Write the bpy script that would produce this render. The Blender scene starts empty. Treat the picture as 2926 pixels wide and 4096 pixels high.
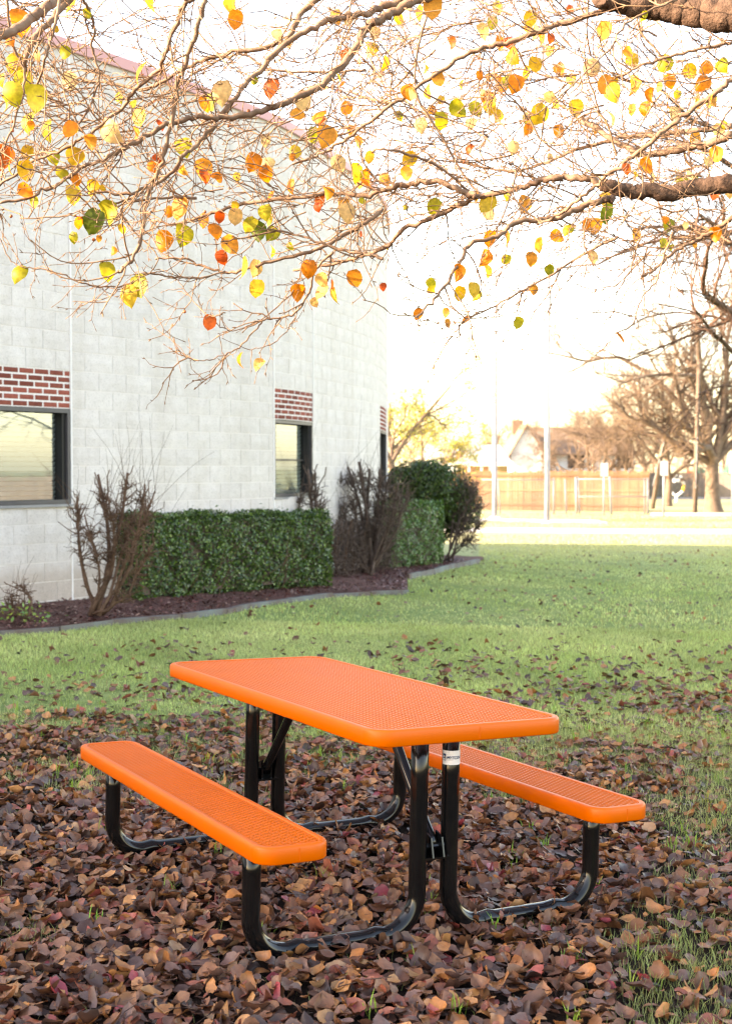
import bpy, bmesh, math, random
import numpy as np
from mathutils import Vector, Matrix, Euler

random.seed(7)
rng = np.random.default_rng(7)
PI = math.pi
sc = bpy.context.scene
col = sc.collection

# ------------------------------------------------------------------ camera
EYE = 1.474
F = 5345.0                       # focal length in pixels of the 2926 x 4096 photograph
PITCH = -0.0333
cam_d = bpy.data.cameras.new('camera')
cam = bpy.data.objects.new('camera', cam_d)
col.objects.link(cam)
cam.location = (0, 0, EYE)
cam.rotation_euler = (PI / 2 + PITCH, 0, 0)
cam_d.sensor_fit = 'VERTICAL'
cam_d.sensor_height = 36.0
cam_d.lens = 36.0 * F / 4096.0
cam_d.clip_end = 2000
cam_d.clip_start = 0.1
cam_d.dof.use_dof = True
cam_d.dof.focus_distance = 4.9
cam_d.dof.aperture_fstop = 5.0
sc.camera = cam

# ------------------------------------------------------------------ light
SUN_DIR = Vector((-0.98, -0.22, 0.0)).normalized()
SUN_EL = math.radians(20.5)
to_sun = Vector((SUN_DIR.x * math.cos(SUN_EL), SUN_DIR.y * math.cos(SUN_EL), math.sin(SUN_EL)))
world = bpy.data.worlds.new("World")
sc.world = world
world.use_nodes = True
wn = world.node_tree
sky = wn.nodes.new('ShaderNodeTexSky')
sky.sky_type = 'NISHITA'
sky.sun_disc = False
sky.sun_elevation = SUN_EL
sky.sun_rotation = math.atan2(to_sun.x, to_sun.y)
sky.air_density = 1.0
sky.dust_density = 1.2
sky.ozone_density = 0.8
bg = wn.nodes['Background']
bg.inputs['Strength'].default_value = 0.15
wn.links.new(sky.outputs[0], bg.inputs['Color'])
sun_d = bpy.data.lights.new('sun', 'SUN')
sun_d.energy = 4.2
sun_d.angle = math.radians(0.53)
sun_d.color = (1.0, 0.88, 0.74)
sun = bpy.data.objects.new('sun', sun_d)
col.objects.link(sun)
sun.rotation_euler = to_sun.to_track_quat('Z', 'Y').to_euler()
vs = sc.view_settings
vs.view_transform = 'Standard'
vs.look = 'None'
vs.gamma = 1
vs.use_curve_mapping = False
vs.exposure = 2.76
vs.use_white_balance = True
vs.white_balance_temperature = 8500
vs.white_balance_tint = 18
sc.cycles.max_bounces = 8
sc.cycles.transparent_max_bounces = 12
sc.cycles.use_denoising = True
sc.cycles.denoising_prefilter = 'ACCURATE'
sc.cycles.use_adaptive_sampling = False
sc.cycles.filter_width = 1.3
sc.cycles.sample_clamp_indirect = 8

# ------------------------------------------------------------------ coordinates
# u, v: position in the photograph scaled to 1624 x 2273
CP, SP = math.cos(PITCH), math.sin(PITCH)
def ray(u, v):
    a = (u * 1.8017 - 1463) / F
    b = -(v * 1.8017 - 2048) / F
    y = CP - b * SP
    z = SP + b * CP
    return Vector((a / y, 1.0, z / y))
def at(u, v, D):
    r = ray(u, v)
    return Vector((r.x * D, D, EYE + r.z * D))
def sm(t):
    t = max(0.0, min(1.0, t)); return t * t * (3 - 2 * t)
def gz(x, y):
    if y < 0: s = .0236 * max(y, -8)
    elif y < 6: s = .0236 * y
    elif y < 20: s = .1416 + .0105 * (y - 6)
    elif y < 34: s = .2886 + .0185 * (y - 20)
    else: s = .5476 + .13 * (1 - math.exp(-(y - 34) * .0185 / .13))
    return -s - .021 * max(-15, min(15, x)) * (1 - sm((y - 16) / 16))
def gzv(x, y):
    x = np.asarray(x, float); y = np.asarray(y, float)
    s = np.where(y < 0, .0236 * np.maximum(y, -8), np.where(y < 6, .0236 * y, np.where(y < 20, .1416 + .0105 * (y - 6),
        np.where(y < 34, .2886 + .0185 * (y - 20), .5476 + .13 * (1 - np.exp(-np.maximum(y - 34, 0) * .0185 / .13))))))
    t = np.clip((y - 16) / 16, 0, 1); t = t * t * (3 - 2 * t)
    return -s - .021 * np.clip(x, -15, 15) * (1 - t)
def on_ground(u, v):
    r = ray(u, v); D = 2.0
    while D < 500 and EYE + r.z * D > gz(r.x * D, D): D += .05
    return Vector((r.x * D, D, gz(r.x * D, D)))

# ------------------------------------------------------------------ helpers
def tag(o, label=None, cat=None, group=None, kind=None):
    if label: o['label'] = label
    if cat: o['category'] = cat
    if group: o['group'] = group
    if kind: o['kind'] = kind
    return o
def empty(name, loc, label, cat, group=None):
    o = bpy.data.objects.new(name, None); col.objects.link(o)
    o.location = loc; o.empty_display_size = .1
    return tag(o, label, cat, group)
def world_of(o):
    m = o.matrix_basis.copy()
    if o.parent is not None: m = world_of(o.parent) @ o.matrix_parent_inverse @ m
    return m
def link(name, me, mat=None, parent=None, matrix=None):
    o = bpy.data.objects.new(name, me)
    if mat is not None and len(me.materials) == 0: me.materials.append(mat)
    col.objects.link(o)
    if parent is not None:
        o.parent = parent
        o.matrix_parent_inverse = world_of(parent).inverted()
    if matrix is not None: o.matrix_basis = matrix
    return o
class MB:
    """collects shapes and links them as one mesh object"""
    def __init__(s): s.v = []; s.f = []; s.n = 0; s.c = []
    def add(s, v, f, c=None):
        v = np.asarray(v, float).reshape(-1, 3)
        s.v.append(v); s.f.extend([tuple(int(i) + s.n for i in q) for q in f]); s.n += len(v)
        if c is not None: s.c.append(np.tile(np.array([c[0], c[1], c[2], 1.0]), (len(v), 1)))
    def box(s, lo, hi, M=None, c=None):
        x0, y0, z0 = lo; x1, y1, z1 = hi
        v = np.array([(x0,y0,z0),(x1,y0,z0),(x1,y1,z0),(x0,y1,z0),(x0,y0,z1),(x1,y0,z1),(x1,y1,z1),(x0,y1,z1)], float)
        if M is not None: v = np.array([M @ Vector(p) for p in v])
        s.add(v, [(0,3,2,1),(4,5,6,7),(0,1,5,4),(1,2,6,5),(2,3,7,6),(3,0,4,7)], c)
    def tube(s, pts, rad, k=8, cap=True, c=None, sq=None):
        P = np.array([tuple(p) for p in pts], float); n = len(P)
        if np.isscalar(rad): rad = [rad] * n
        T = np.gradient(P, axis=0); T /= (np.linalg.norm(T, axis=1)[:, None] + 1e-12)
        a = np.array([0, 0, 1.0]) if abs(T[0][2]) < .9 else np.array([1.0, 0, 0])
        N = np.cross(T[0], a); N /= np.linalg.norm(N)
        ang = np.arange(k) * 2 * PI / k
        V = []
        for i in range(n):
            N = N - T[i] * np.dot(N, T[i]); N /= (np.linalg.norm(N) + 1e-12)
            B = np.cross(T[i], N)
            r = rad[i]
            ring = P[i] + r * (np.cos(ang)[:, None] * N + np.sin(ang)[:, None] * B)
            if sq is not None and sq[i] < 1:      # flatten vertically
                ring[:, 2] = P[i][2] + (ring[:, 2] - P[i][2]) * sq[i]
            V.append(ring)
        F_ = []
        for i in range(n - 1):
            for j in range(k):
                a0 = i * k + j; b0 = i * k + (j + 1) % k
                F_.append((a0, b0, b0 + k, a0 + k))
        if cap:
            F_.append(tuple(range(k))[::-1]); F_.append(tuple(range((n - 1) * k, n * k)))
        s.add(np.concatenate(V), F_, c)
    def mesh(s, name, smooth=False):
        me = bpy.data.meshes.new(name)
        if s.n:
            V = np.concatenate(s.v)
            me.from_pydata(V.tolist(), [], s.f)
            if s.c and sum(len(q) for q in s.c) == s.n:
                a = me.color_attributes.new('col', 'FLOAT_COLOR', 'POINT')
                a.data.foreach_set('color', np.concatenate(s.c).ravel())
            if smooth: me.polygons.foreach_set('use_smooth', [True] * len(me.polygons))
        me.update()
        return me
    def build(s, name, mat, parent=None, smooth=False):
        return link(name, s.mesh(name, smooth), mat, parent)
def np_mesh(name, V, Fc, colr=None, smooth=False):
    """fast mesh from arrays: Fc is (n,3) or (n,4)"""
    me = bpy.data.meshes.new(name)
    nv, nf, k = len(V), len(Fc), Fc.shape[1]
    me.vertices.add(nv); me.vertices.foreach_set('co', np.ascontiguousarray(V, np.float32).ravel())
    me.loops.add(nf * k); me.loops.foreach_set('vertex_index', np.ascontiguousarray(Fc, np.int32).ravel())
    me.polygons.add(nf)
    me.polygons.foreach_set('loop_start', np.arange(nf, dtype=np.int32) * k)
    if smooth: me.polygons.foreach_set('use_smooth', np.ones(nf, bool))
    me.update(calc_edges=True)
    if colr is not None:
        a = me.color_attributes.new('col', 'FLOAT_COLOR', 'POINT')
        c4 = np.ones((nv, 4), np.float32); c4[:, :3] = colr
        a.data.foreach_set('color', c4.ravel())
    return me

# ------------------------------------------------------------------ materials
def mat_new(name):
    m = bpy.data.materials.new(name); m.use_nodes = True
    return m, m.node_tree, m.node_tree.nodes['Principled BSDF']
def ramp(nt, fac, stops):
    r = nt.nodes.new('ShaderNodeValToRGB')
    e = r.color_ramp.elements
    while len(e) > len(stops): e.remove(e[-1])
    while len(e) < len(stops): e.new(.5)
    for i, (p, c) in enumerate(stops):
        e[i].position = p; e[i].color = (c[0], c[1], c[2], 1)
    nt.links.new(fac, r.inputs[0]); return r.outputs[0]
def noise(nt, scale, detail=4, rough=.6, vec=None):
    n = nt.nodes.new('ShaderNodeTexNoise'); n.inputs['Scale'].default_value = scale
    n.inputs['Detail'].default_value = detail; n.inputs['Roughness'].default_value = rough
    if vec is None:
        g = nt.nodes.new('ShaderNodeNewGeometry'); vec = g.outputs['Position']
    nt.links.new(vec, n.inputs['Vector'])
    return n
def bump(nt, b, height, strength=.3, dist=.01):
    n = nt.nodes.new('ShaderNodeBump'); n.inputs['Strength'].default_value = strength
    n.inputs['Distance'].default_value = dist
    nt.links.new(height, n.inputs['Height']); nt.links.new(n.outputs[0], b.inputs['Normal'])
def mix(nt, a, b, f, mode='MIX'):
    m = nt.nodes.new('ShaderNodeMix'); m.data_type = 'RGBA'; m.blend_type = mode
    for s, val in ((6, a), (7, b), (0, f)):
        if isinstance(val, (int, float)): m.inputs[s].default_value = val
        elif isinstance(val, tuple): m.inputs[s].default_value = (val[0], val[1], val[2], 1)
        else: nt.links.new(val, m.inputs[s])
    return m.outputs[2]
def simple(name, c1, c2=None, scale=20, rough=.6, bs=0, bd=.005, spec=.5, metal=0, objrand=0.0, detail=4, bscale=None, coat=0):
    m, nt, b = mat_new(name)
    b.inputs['Roughness'].default_value = rough
    b.inputs['Specular IOR Level'].default_value = spec
    b.inputs['Metallic'].default_value = metal
    b.inputs['Coat Weight'].default_value = coat
    n = noise(nt, scale, detail)
    c = ramp(nt, n.outputs[0], [(.3, c1), (.7, c2 or c1)])
    if objrand:
        oi = nt.nodes.new('ShaderNodeObjectInfo')
        v = ramp(nt, oi.outputs['Random'], [(0, (1 - objrand,) * 3), (1, (1 + objrand,) * 3)])
        c = mix(nt, c, v, 1.0, 'MULTIPLY')
    nt.links.new(c, b.inputs['Base Color'])
    if bs:
        nb = noise(nt, bscale or scale * 2, 6); bump(nt, b, nb.outputs[0], bs, bd)
    return m
def attr_mat(name, rough=.6, spec=.3, transl=0.0, tcol=(1, 1, 1), bs=0.0, bscale=200, vein=False, randv=0.0, nscale=0, coat=0):
    """colour from the 'col' attribute, optional leaf translucency"""
    m, nt, b = mat_new(name)
    a = nt.nodes.new('ShaderNodeAttribute'); a.attribute_name = 'col'
    c = a.outputs['Color']
    if randv:
        oi = nt.nodes.new('ShaderNodeObjectInfo')
        c = mix(nt, c, ramp(nt, oi.outputs['Random'], [(0, (1 - randv,) * 3), (1, (1 + randv,) * 3)]), 1.0, 'MULTIPLY')
    if nscale:
        n = noise(nt, nscale, 4)
        c = mix(nt, c, ramp(nt, n.outputs[0], [(.3, (.72, .68, .68)), (.7, (1.2, 1.2, 1.2))]), 1.0, 'MULTIPLY')
    nt.links.new(c, b.inputs['Base Color'])
    b.inputs['Roughness'].default_value = rough
    b.inputs['Specular IOR Level'].default_value = spec
    b.inputs['Coat Weight'].default_value = coat
    if bs:
        n = noise(nt, bscale, 4); bump(nt, b, n.outputs[0], bs, .004)
    if transl:
        t = nt.nodes.new('ShaderNodeBsdfTranslucent')
        nt.links.new(mix(nt, c, tcol, 1.0, 'MULTIPLY'), t.inputs['Color'])
        mx = nt.nodes.new('ShaderNodeMixShader'); mx.inputs[0].default_value = transl
        nt.links.new(b.outputs[0], mx.inputs[1]); nt.links.new(t.outputs[0], mx.inputs[2])
        nt.links.new(mx.outputs[0], nt.nodes['Material Output'].inputs['Surface'])
    return m

M = {}
M['orange'] = simple('orange_plastisol', (.67, .108, .0006), (.73, .120, .0008), 6, .40, .10, .0006, .30, bscale=900)
M['orange'].node_tree.nodes['Principled BSDF'].inputs['Coat Roughness'].default_value = .22
M['deck'] = simple('orange_coated_mesh', (.64, .110, .0008), (.70, .122, .001), 6, .36, 0, .0006, .15)
M['black'] = simple('black_powder_coat', (.003, .003, .0035), (.006, .006, .006), 30, .14, .0, .0005, .42)
M['steel'] = simple('zinc_bolt', (.5, .48, .44), (.65, .62, .58), 90, .35, metal=.9)
M['block'] = simple('split_face_block', (.625, .575, .545), (.705, .655, .625), 9, .92, .8, .006, .15, objrand=.03, bscale=48)
def block_mat():
    nt = M['block'].node_tree; b = nt.nodes['Principled BSDF']
    n = noise(nt, 55, 6, .7)
    src = b.inputs['Base Color'].links[0].from_socket
    c = mix(nt, src, ramp(nt, n.outputs[0], [(.34, (.74, .73, .72)), (.47, (1, 1, 1)), (.75, (1.05, 1.05, 1.05))]), 1.0, 'MULTIPLY')
    geo = nt.nodes.new('ShaderNodeNewGeometry'); mp = nt.nodes.new('ShaderNodeMapping'); mp.inputs['Scale'].default_value = (2.2, 2.2, .22); nt.links.new(geo.outputs['Position'], mp.inputs['Vector'])
    st = noise(nt, 1.6, 5, .6, mp.outputs[0])
    c = mix(nt, c, ramp(nt, st.outputs[0], [(.36, (.93, .92, .90)), (.56, (1, 1, 1)), (.8, (1.02, 1.02, 1.02))]), 1.0, 'MULTIPLY')
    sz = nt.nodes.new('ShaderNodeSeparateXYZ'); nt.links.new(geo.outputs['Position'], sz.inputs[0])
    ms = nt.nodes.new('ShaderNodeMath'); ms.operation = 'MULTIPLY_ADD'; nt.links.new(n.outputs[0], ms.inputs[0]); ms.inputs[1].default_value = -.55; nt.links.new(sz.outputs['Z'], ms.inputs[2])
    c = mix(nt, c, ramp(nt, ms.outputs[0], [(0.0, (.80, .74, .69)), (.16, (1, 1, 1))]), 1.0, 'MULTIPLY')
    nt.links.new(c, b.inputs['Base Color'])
block_mat()
M['mortar'] = simple('pale_mortar', (.735, .69, .665), (.77, .725, .70), 30, .95, .3, .002, .1)
M['caulk'] = simple('white_caulk', (.76, .73, .71), (.8, .77, .75), 30, .7)
M['brick'] = simple('red_brick', (.21, .052, .038), (.30, .085, .058), 30, .9, .5, .003, .2, objrand=.32, bscale=220)
M['coping'] = simple('flare_paled_red_coping', (.58, .27, .26), (.62, .30, .29), 5, .5)  # red paled towards pink: lens flare put into the colour
M['frame'] = simple('bronze_window_frame', (.055, .05, .055), (.07, .065, .07), 10, .45)
M['gasket'] = simple('black_window_return', (.006, .006, .007), None, 10, .5)
M['sill'] = simple('grey_metal_sill', (.22, .22, .23), (.27, .27, .28), 10, .4)
M['slat'] = simple('white_blind_slat', (.8, .8, .76), (.84, .84, .8), 6, .6)
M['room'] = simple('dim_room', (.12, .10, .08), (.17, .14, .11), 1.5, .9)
M['roofing'] = simple('flat_roof_membrane', (.3, .3, .3), (.36, .36, .36), 2, .9)
def glass_mat():
    m, nt, b = mat_new('window_glass')
    nt.nodes.remove(b)
    tr = nt.nodes.new('ShaderNodeBsdfTransparent'); tr.inputs[0].default_value = (.80, .90, .95, 1)
    gl = nt.nodes.new('ShaderNodeBsdfGlossy'); gl.inputs['Roughness'].default_value = .015; gl.inputs['Color'].default_value = (.82, .93, 1.0, 1)
    fr = nt.nodes.new('ShaderNodeFresnel'); fr.inputs['IOR'].default_value = 2.5
    nn = noise(nt, 1.1, 1); bp = nt.nodes.new('ShaderNodeBump'); bp.inputs['Strength'].default_value = .1; bp.inputs['Distance'].default_value = .01
    nt.links.new(nn.outputs[0], bp.inputs['Height']); nt.links.new(bp.outputs[0], gl.inputs['Normal'])
    mx = nt.nodes.new('ShaderNodeMixShader')
    nt.links.new(fr.outputs[0], mx.inputs[0]); nt.links.new(tr.outputs[0], mx.inputs[1]); nt.links.new(gl.outputs[0], mx.inputs[2])
    nt.links.new(mx.outputs[0], nt.nodes['Material Output'].inputs['Surface'])
    return m
M['glass'] = glass_mat()
M['grass'] = attr_mat('grass_blades', .55, .25, .35, (1.05, 1.1, .6))
M['litter'] = attr_mat('fallen_leaf', .42, .5, .08, (1, .8, .6), .35, 260, randv=.16, nscale=45)
M['leaf'] = attr_mat('autumn_leaf', .5, .35, .62, (1.0, .96, .8), .15, 300, nscale=70)
M['hedge'] = attr_mat('hedge_leaf', .3, .5, .22, (1.0, 1.1, .5))
M['twig'] = simple('twig_bark', (.145, .078, .042), (.30, .185, .105), 40, .7, .3, .001, .3)
M['limb'] = simple('smooth_limb_bark', (.13, .072, .042), (.27, .175, .115), 26, .75, .7, .003, .3, bscale=120)
M['bark'] = simple('rough_bark', (.045, .026, .017), (.14, .085, .058), 22, .85, 1, .012, .2, bscale=60)
M['shrub'] = simple('shrub_stem', (.085, .045, .03), (.18, .105, .07), 20, .85, .5, .003, .2)
M['shrub_dark'] = simple('dark_shrub_twig', (.062, .040, .030), (.15, .10, .078), 20, .85)
M['far_bark'] = simple('far_tree_bark', (.10, .066, .046), (.19, .135, .098), 4, .9, .6, .02, bscale=10)  # brown bark colour of the background trees
M['berry'] = simple('orange_brown_fruit', (.38, .10, .03), (.45, .15, .05), 60, .5)
M['white'] = simple('white_paint', (.74, .74, .75), (.78, .78, .78), 3, .45)
M['polewhite'] = simple('greyed_white_pole_paint', (.24, .24, .27), (.29, .29, .32), 3, .5)  # white paint greyed so the sunlit poles do not blow out against the sky
M['galv'] = simple('galvanised_steel', (.20, .21, .225), (.27, .28, .29), 8, .5, metal=.2)
M['sign'] = simple('bare_aluminium_sign', (.42, .42, .43), (.5, .5, .5), 3, .4, metal=.3)
M['cedar'] = simple('orange_cedar', (.13, .066, .034), (.22, .120, .066), .8, .85, objrand=.26)
M['greywood'] = simple('weathered_fence_wood', (.15, .12, .10), (.22, .18, .155), 3, .9, objrand=.12)
M['pole'] = simple('utility_pole_wood', (.10, .072, .052), (.17, .125, .095), 6, .9)
M['roof_brown'] = simple('brown_shingle', (.15, .10, .07), (.2, .14, .1), 2.5, .95)
M['roof_grey'] = simple('grey_shingle', (.26, .28, .31), (.33, .35, .38), 2.5, .95)
M['siding'] = simple('white_siding', (.72, .72, .72), (.78, .78, .78), 1, .7)
M['tan'] = simple('tan_wall', (.42, .30, .17), (.48, .34, .2), 1, .8)
M['concrete'] = simple('pale_concrete', (.46, .44, .41), (.55, .53, .5), 1.5, .9)
M['asphalt'] = simple('asphalt', (.09, .09, .095), (.14, .14, .145), 3, .9)
M['yellow'] = simple('yellow_paint', (.85, .42, .03), None, 3, .5)
M['dark'] = simple('black_rubber', (.02, .02, .02), None, 3, .6)
M['red'] = simple('red_orange_paint', (.75, .13, .04), None, 3, .5)
M['green'] = simple('green_canvas', (.03, .16, .09), None, 3, .7)
M['edging'] = simple('weathered_edging_board', (.12, .07, .058), (.17, .20, .19), 2.6, .8, .4, .004)
M['paper'] = simple('white_sticker', (.78, .76, .74), None, 3, .5)
M['ink'] = simple('navy_ink', (.01, .035, .10), None, 3, .5)
M['inkgrey'] = simple('grey_ink', (.25, .25, .28), None, 3, .5)
def mulch_mat():
    m, nt, b = mat_new('red_mulch')
    n = noise(nt, 38, 5, .7); n2 = noise(nt, 3.2, 3)
    c = ramp(nt, n.outputs[0], [(.3, (.035, .012, .010)), (.52, (.13, .045, .034)), (.75, (.2, .085, .07))])
    c = mix(nt, c, ramp(nt, n2.outputs[0], [(.4, (1, 1, 1)), (.7, (.65, .7, .62))]), 1.0, 'MULTIPLY')
    nt.links.new(c, b.inputs['Base Color']); b.inputs['Roughness'].default_value = .95
    bump(nt, b, n.outputs[0], 1.0, .03)
    return m
M['mulch'] = mulch_mat()
def lawn_mat():
    m, nt, b = mat_new('lawn_soil_and_thatch')
    big = noise(nt, .55, 4, .6); mid = noise(nt, 7, 5, .65); fine = noise(nt, 90, 4, .7)
    g = ramp(nt, mid.outputs[0], [(.3, (.16, .225, .07)), (.5, (.23, .30, .10)), (.7, (.30, .335, .14))])
    g = mix(nt, g, ramp(nt, big.outputs[0], [(.35, (.82, .92, .9)), (.65, (1.18, 1.08, 1.1))]), 1.0, 'MULTIPLY')
    soil = ramp(nt, fine.outputs[0], [(.3, (.010, .006, .005)), (.7, (.045, .027, .019))])
    geo2 = nt.nodes.new('ShaderNodeNewGeometry'); s2 = nt.nodes.new('ShaderNodeSeparateXYZ'); nt.links.new(geo2.outputs['Position'], s2.inputs[0])
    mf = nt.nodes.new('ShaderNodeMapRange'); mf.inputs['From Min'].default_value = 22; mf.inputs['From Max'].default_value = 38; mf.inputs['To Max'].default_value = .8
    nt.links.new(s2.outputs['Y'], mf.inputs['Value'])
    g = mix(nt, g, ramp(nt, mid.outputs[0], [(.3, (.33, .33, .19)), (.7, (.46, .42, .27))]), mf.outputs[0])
    # bare soil and thatch under the leaf litter by the table, green further off
    geo = nt.nodes.new('ShaderNodeNewGeometry'); sx = nt.nodes.new('ShaderNodeSeparateXYZ'); nt.links.new(geo.outputs['Position'], sx.inputs[0])
    md = nt.nodes.new('ShaderNodeMath'); md.operation = 'MULTIPLY_ADD'; nt.links.new(mid.outputs[0], md.inputs[0]); md.inputs[1].default_value = 4.0; nt.links.new(sx.outputs['Y'], md.inputs[2])
    mr = nt.nodes.new('ShaderNodeMapRange'); mr.inputs['From Min'].default_value = 8.4; mr.inputs['From Max'].default_value = 11.0
    nt.links.new(md.outputs[0], mr.inputs['Value'])
    c = mix(nt, soil, g, mr.outputs[0])
    c = mix(nt, c, ramp(nt, fine.outputs[0], [(.25, (.7, .7, .7)), (.75, (1.25, 1.25, 1.25))]), 1.0, 'MULTIPLY')
    nt.links.new(c, b.inputs['Base Color']); b.inputs['Roughness'].default_value = .95
    b.inputs['Specular IOR Level'].default_value = .1
    bump(nt, b, fine.outputs[0], .8, .03)
    return m
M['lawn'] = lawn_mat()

# ------------------------------------------------------------------ ground
def ground_sheet():
    xs = np.unique(np.concatenate([np.linspace(-900, -60, 8), np.linspace(-60, -14, 14), np.linspace(-14, 22, 90), np.linspace(22, 80, 16), np.linspace(80, 900, 8)]))
    ys = np.unique(np.concatenate([np.linspace(-400, -10, 6), np.linspace(-10, 2, 10), np.linspace(2, 45, 130), np.linspace(45, 130, 26), np.linspace(130, 1600, 10)]))
    X, Y = np.meshgrid(xs, ys)
    Z = gzv(X, Y) + .012 * np.sin(X * 1.3 + .4 * Y) * np.sin(Y * .9) * (np.abs(Y - 12) < 25)
    V = np.stack([X.ravel(), Y.ravel(), Z.ravel()], 1)
    nx, ny = len(xs), len(ys)
    i = np.arange(nx - 1)[None, :] + nx * np.arange(ny - 1)[:, None]
    i = i.ravel()
    me = np_mesh('ground', V, np.stack([i, i + 1, i + 1 + nx, i + nx], 1), smooth=True)
    return tag(link('lawn', me, M['lawn']), kind='structure')
ground_sheet()
def strip(name, mat, A, B, w, dz, th=0.0, n=24):
    """a level band on the ground from A to B (x, y), width w along y"""
    mb = MB(); V = []; Fc = []
    for k in range(n + 1):
        t = k / n; x = A[0] + (B[0] - A[0]) * t; y = A[1] + (B[1] - A[1]) * t
        V += [(x, y - w / 2, gz(x, y - w / 2) + dz), (x, y + w / 2, gz(x, y + w / 2) + dz), (x, y - w / 2, gz(x, y - w / 2) - .05), (x, y + w / 2, gz(x, y + w / 2) - .05)]
    for k in range(n):
        a = 4 * k
        Fc += [(a, a + 4, a + 5, a + 1), (a + 2, a + 6, a + 4, a), (a + 1, a + 5, a + 7, a + 3)]
    mb.add(V, Fc)
    return tag(mb.build(name, mat), kind='structure')
strip('footpath', M['concrete'], (-6, 46.2), (45, 40.4), 3.2, .03)
strip('flagpole_pavement', M['concrete'], (-2, 55.8), (9.3, 52.8), 2.6, .032)
strip('road', M['asphalt'], (-40, 93), (120, 93), 6.0, .024)
strip('parking_kerb', M['concrete'], (12.6, 59.3), (40, 57.0), .22, .14)
strip('parking_lane', M['asphalt'], (13.0, 61.2), (40, 58.9), 2.2, .02)

# ------------------------------------------------------------------ school building
WPT = [(0, 13.59), (215, 14.18), (430, 14.8), (646, 15.5), (937, 16.63), (1152, 17.7), (1282, 18.94), (1392, 20.15), (1491, 21.5), (1533, 22.8), (1546, 24.4)]
PL = [Vector(((px - 1463) / F * D * 1.04, D * 1.04, 0)) for px, D in WPT]
d0 = (PL[2] - PL[0]).normalized()
PL = [PL[0] - d0 * 26, PL[0] - d0 * 8] + PL + [Vector((.42, 26.8, 0)), Vector((.1, 28.1, 0)), Vector((-1.0, 29.1, 0)), Vector((-3.0, 29.7, 0))]
def catmull(P, n=12):
    out = []
    for i in range(len(P) - 1):
        p0 = P[max(i - 1, 0)]; p1 = P[i]; p2 = P[i + 1]; p3 = P[min(i + 2, len(P) - 1)]
        for k in range(n):
            t = k / n
            out.append(.5 * ((2 * p1) + (p2 - p0) * t + (2 * p0 - 5 * p1 + 4 * p2 - p3) * t * t + (3 * p1 - p0 - 3 * p2 + p3) * t ** 3))
    out.append(P[-1]); return out
raw = catmull(PL[1:], 16)
raw = [PL[0]] + raw
# smooth
for _ in range(30):
    raw = [raw[0], raw[1]] + [(raw[i - 1] + raw[i] * 2 + raw[i + 1]) / 4 for i in range(2, len(raw) - 1)] + [raw[-1]]
S = [0.0]
for a, b in zip(raw, raw[1:]): S.append(S[-1] + (b - a).length)
def wp(s):
    lo, hi = 0, len(S) - 1
    while hi - lo > 1:
        m = (lo + hi) // 2
        if S[m] <= s: lo = m
        else: hi = m
    t = (s - S[lo]) / max(1e-9, S[hi] - S[lo])
    return raw[lo] + (raw[hi] - raw[lo]) * t
def wt(s):
    d = (wp(s + .05) - wp(s - .05)).normalized(); return d
def wn_(s):
    d = wt(s); return Vector((d.y, -d.x, 0))       # outward, towards the lawn
def s_at_px(px):
    q = 12.0
    while q < S[-1]:
        p = wp(q)
        if p.y > 1 and p.x / p.y * F + 1463 >= px: return q
        q += .01
    return S[-1]
CRS = .2125
Z0 = EYE + 1.08                    # a course line: top of the brick panels
ZTOP = EYE + 4.70
s1 = s_at_px(283); s2a = s_at_px(1095); s2b = s_at_px(1250); s3a = s_at_px(1519); s3b = s_at_px(1543.5)
s3b = max(s3b, s3a + 1.25)
s1a = s1 - 2.55
WIN = [(s1a, s1), (s2a, s2b), (s3a, s3b)]
ZH, ZS = Z0 - 2 * CRS, Z0 - 7 * CRS       # window head and sill
school = empty('school_building', wp(s1), 'pale split face block school building with curved wall and red metal roof coping', 'building')
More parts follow.
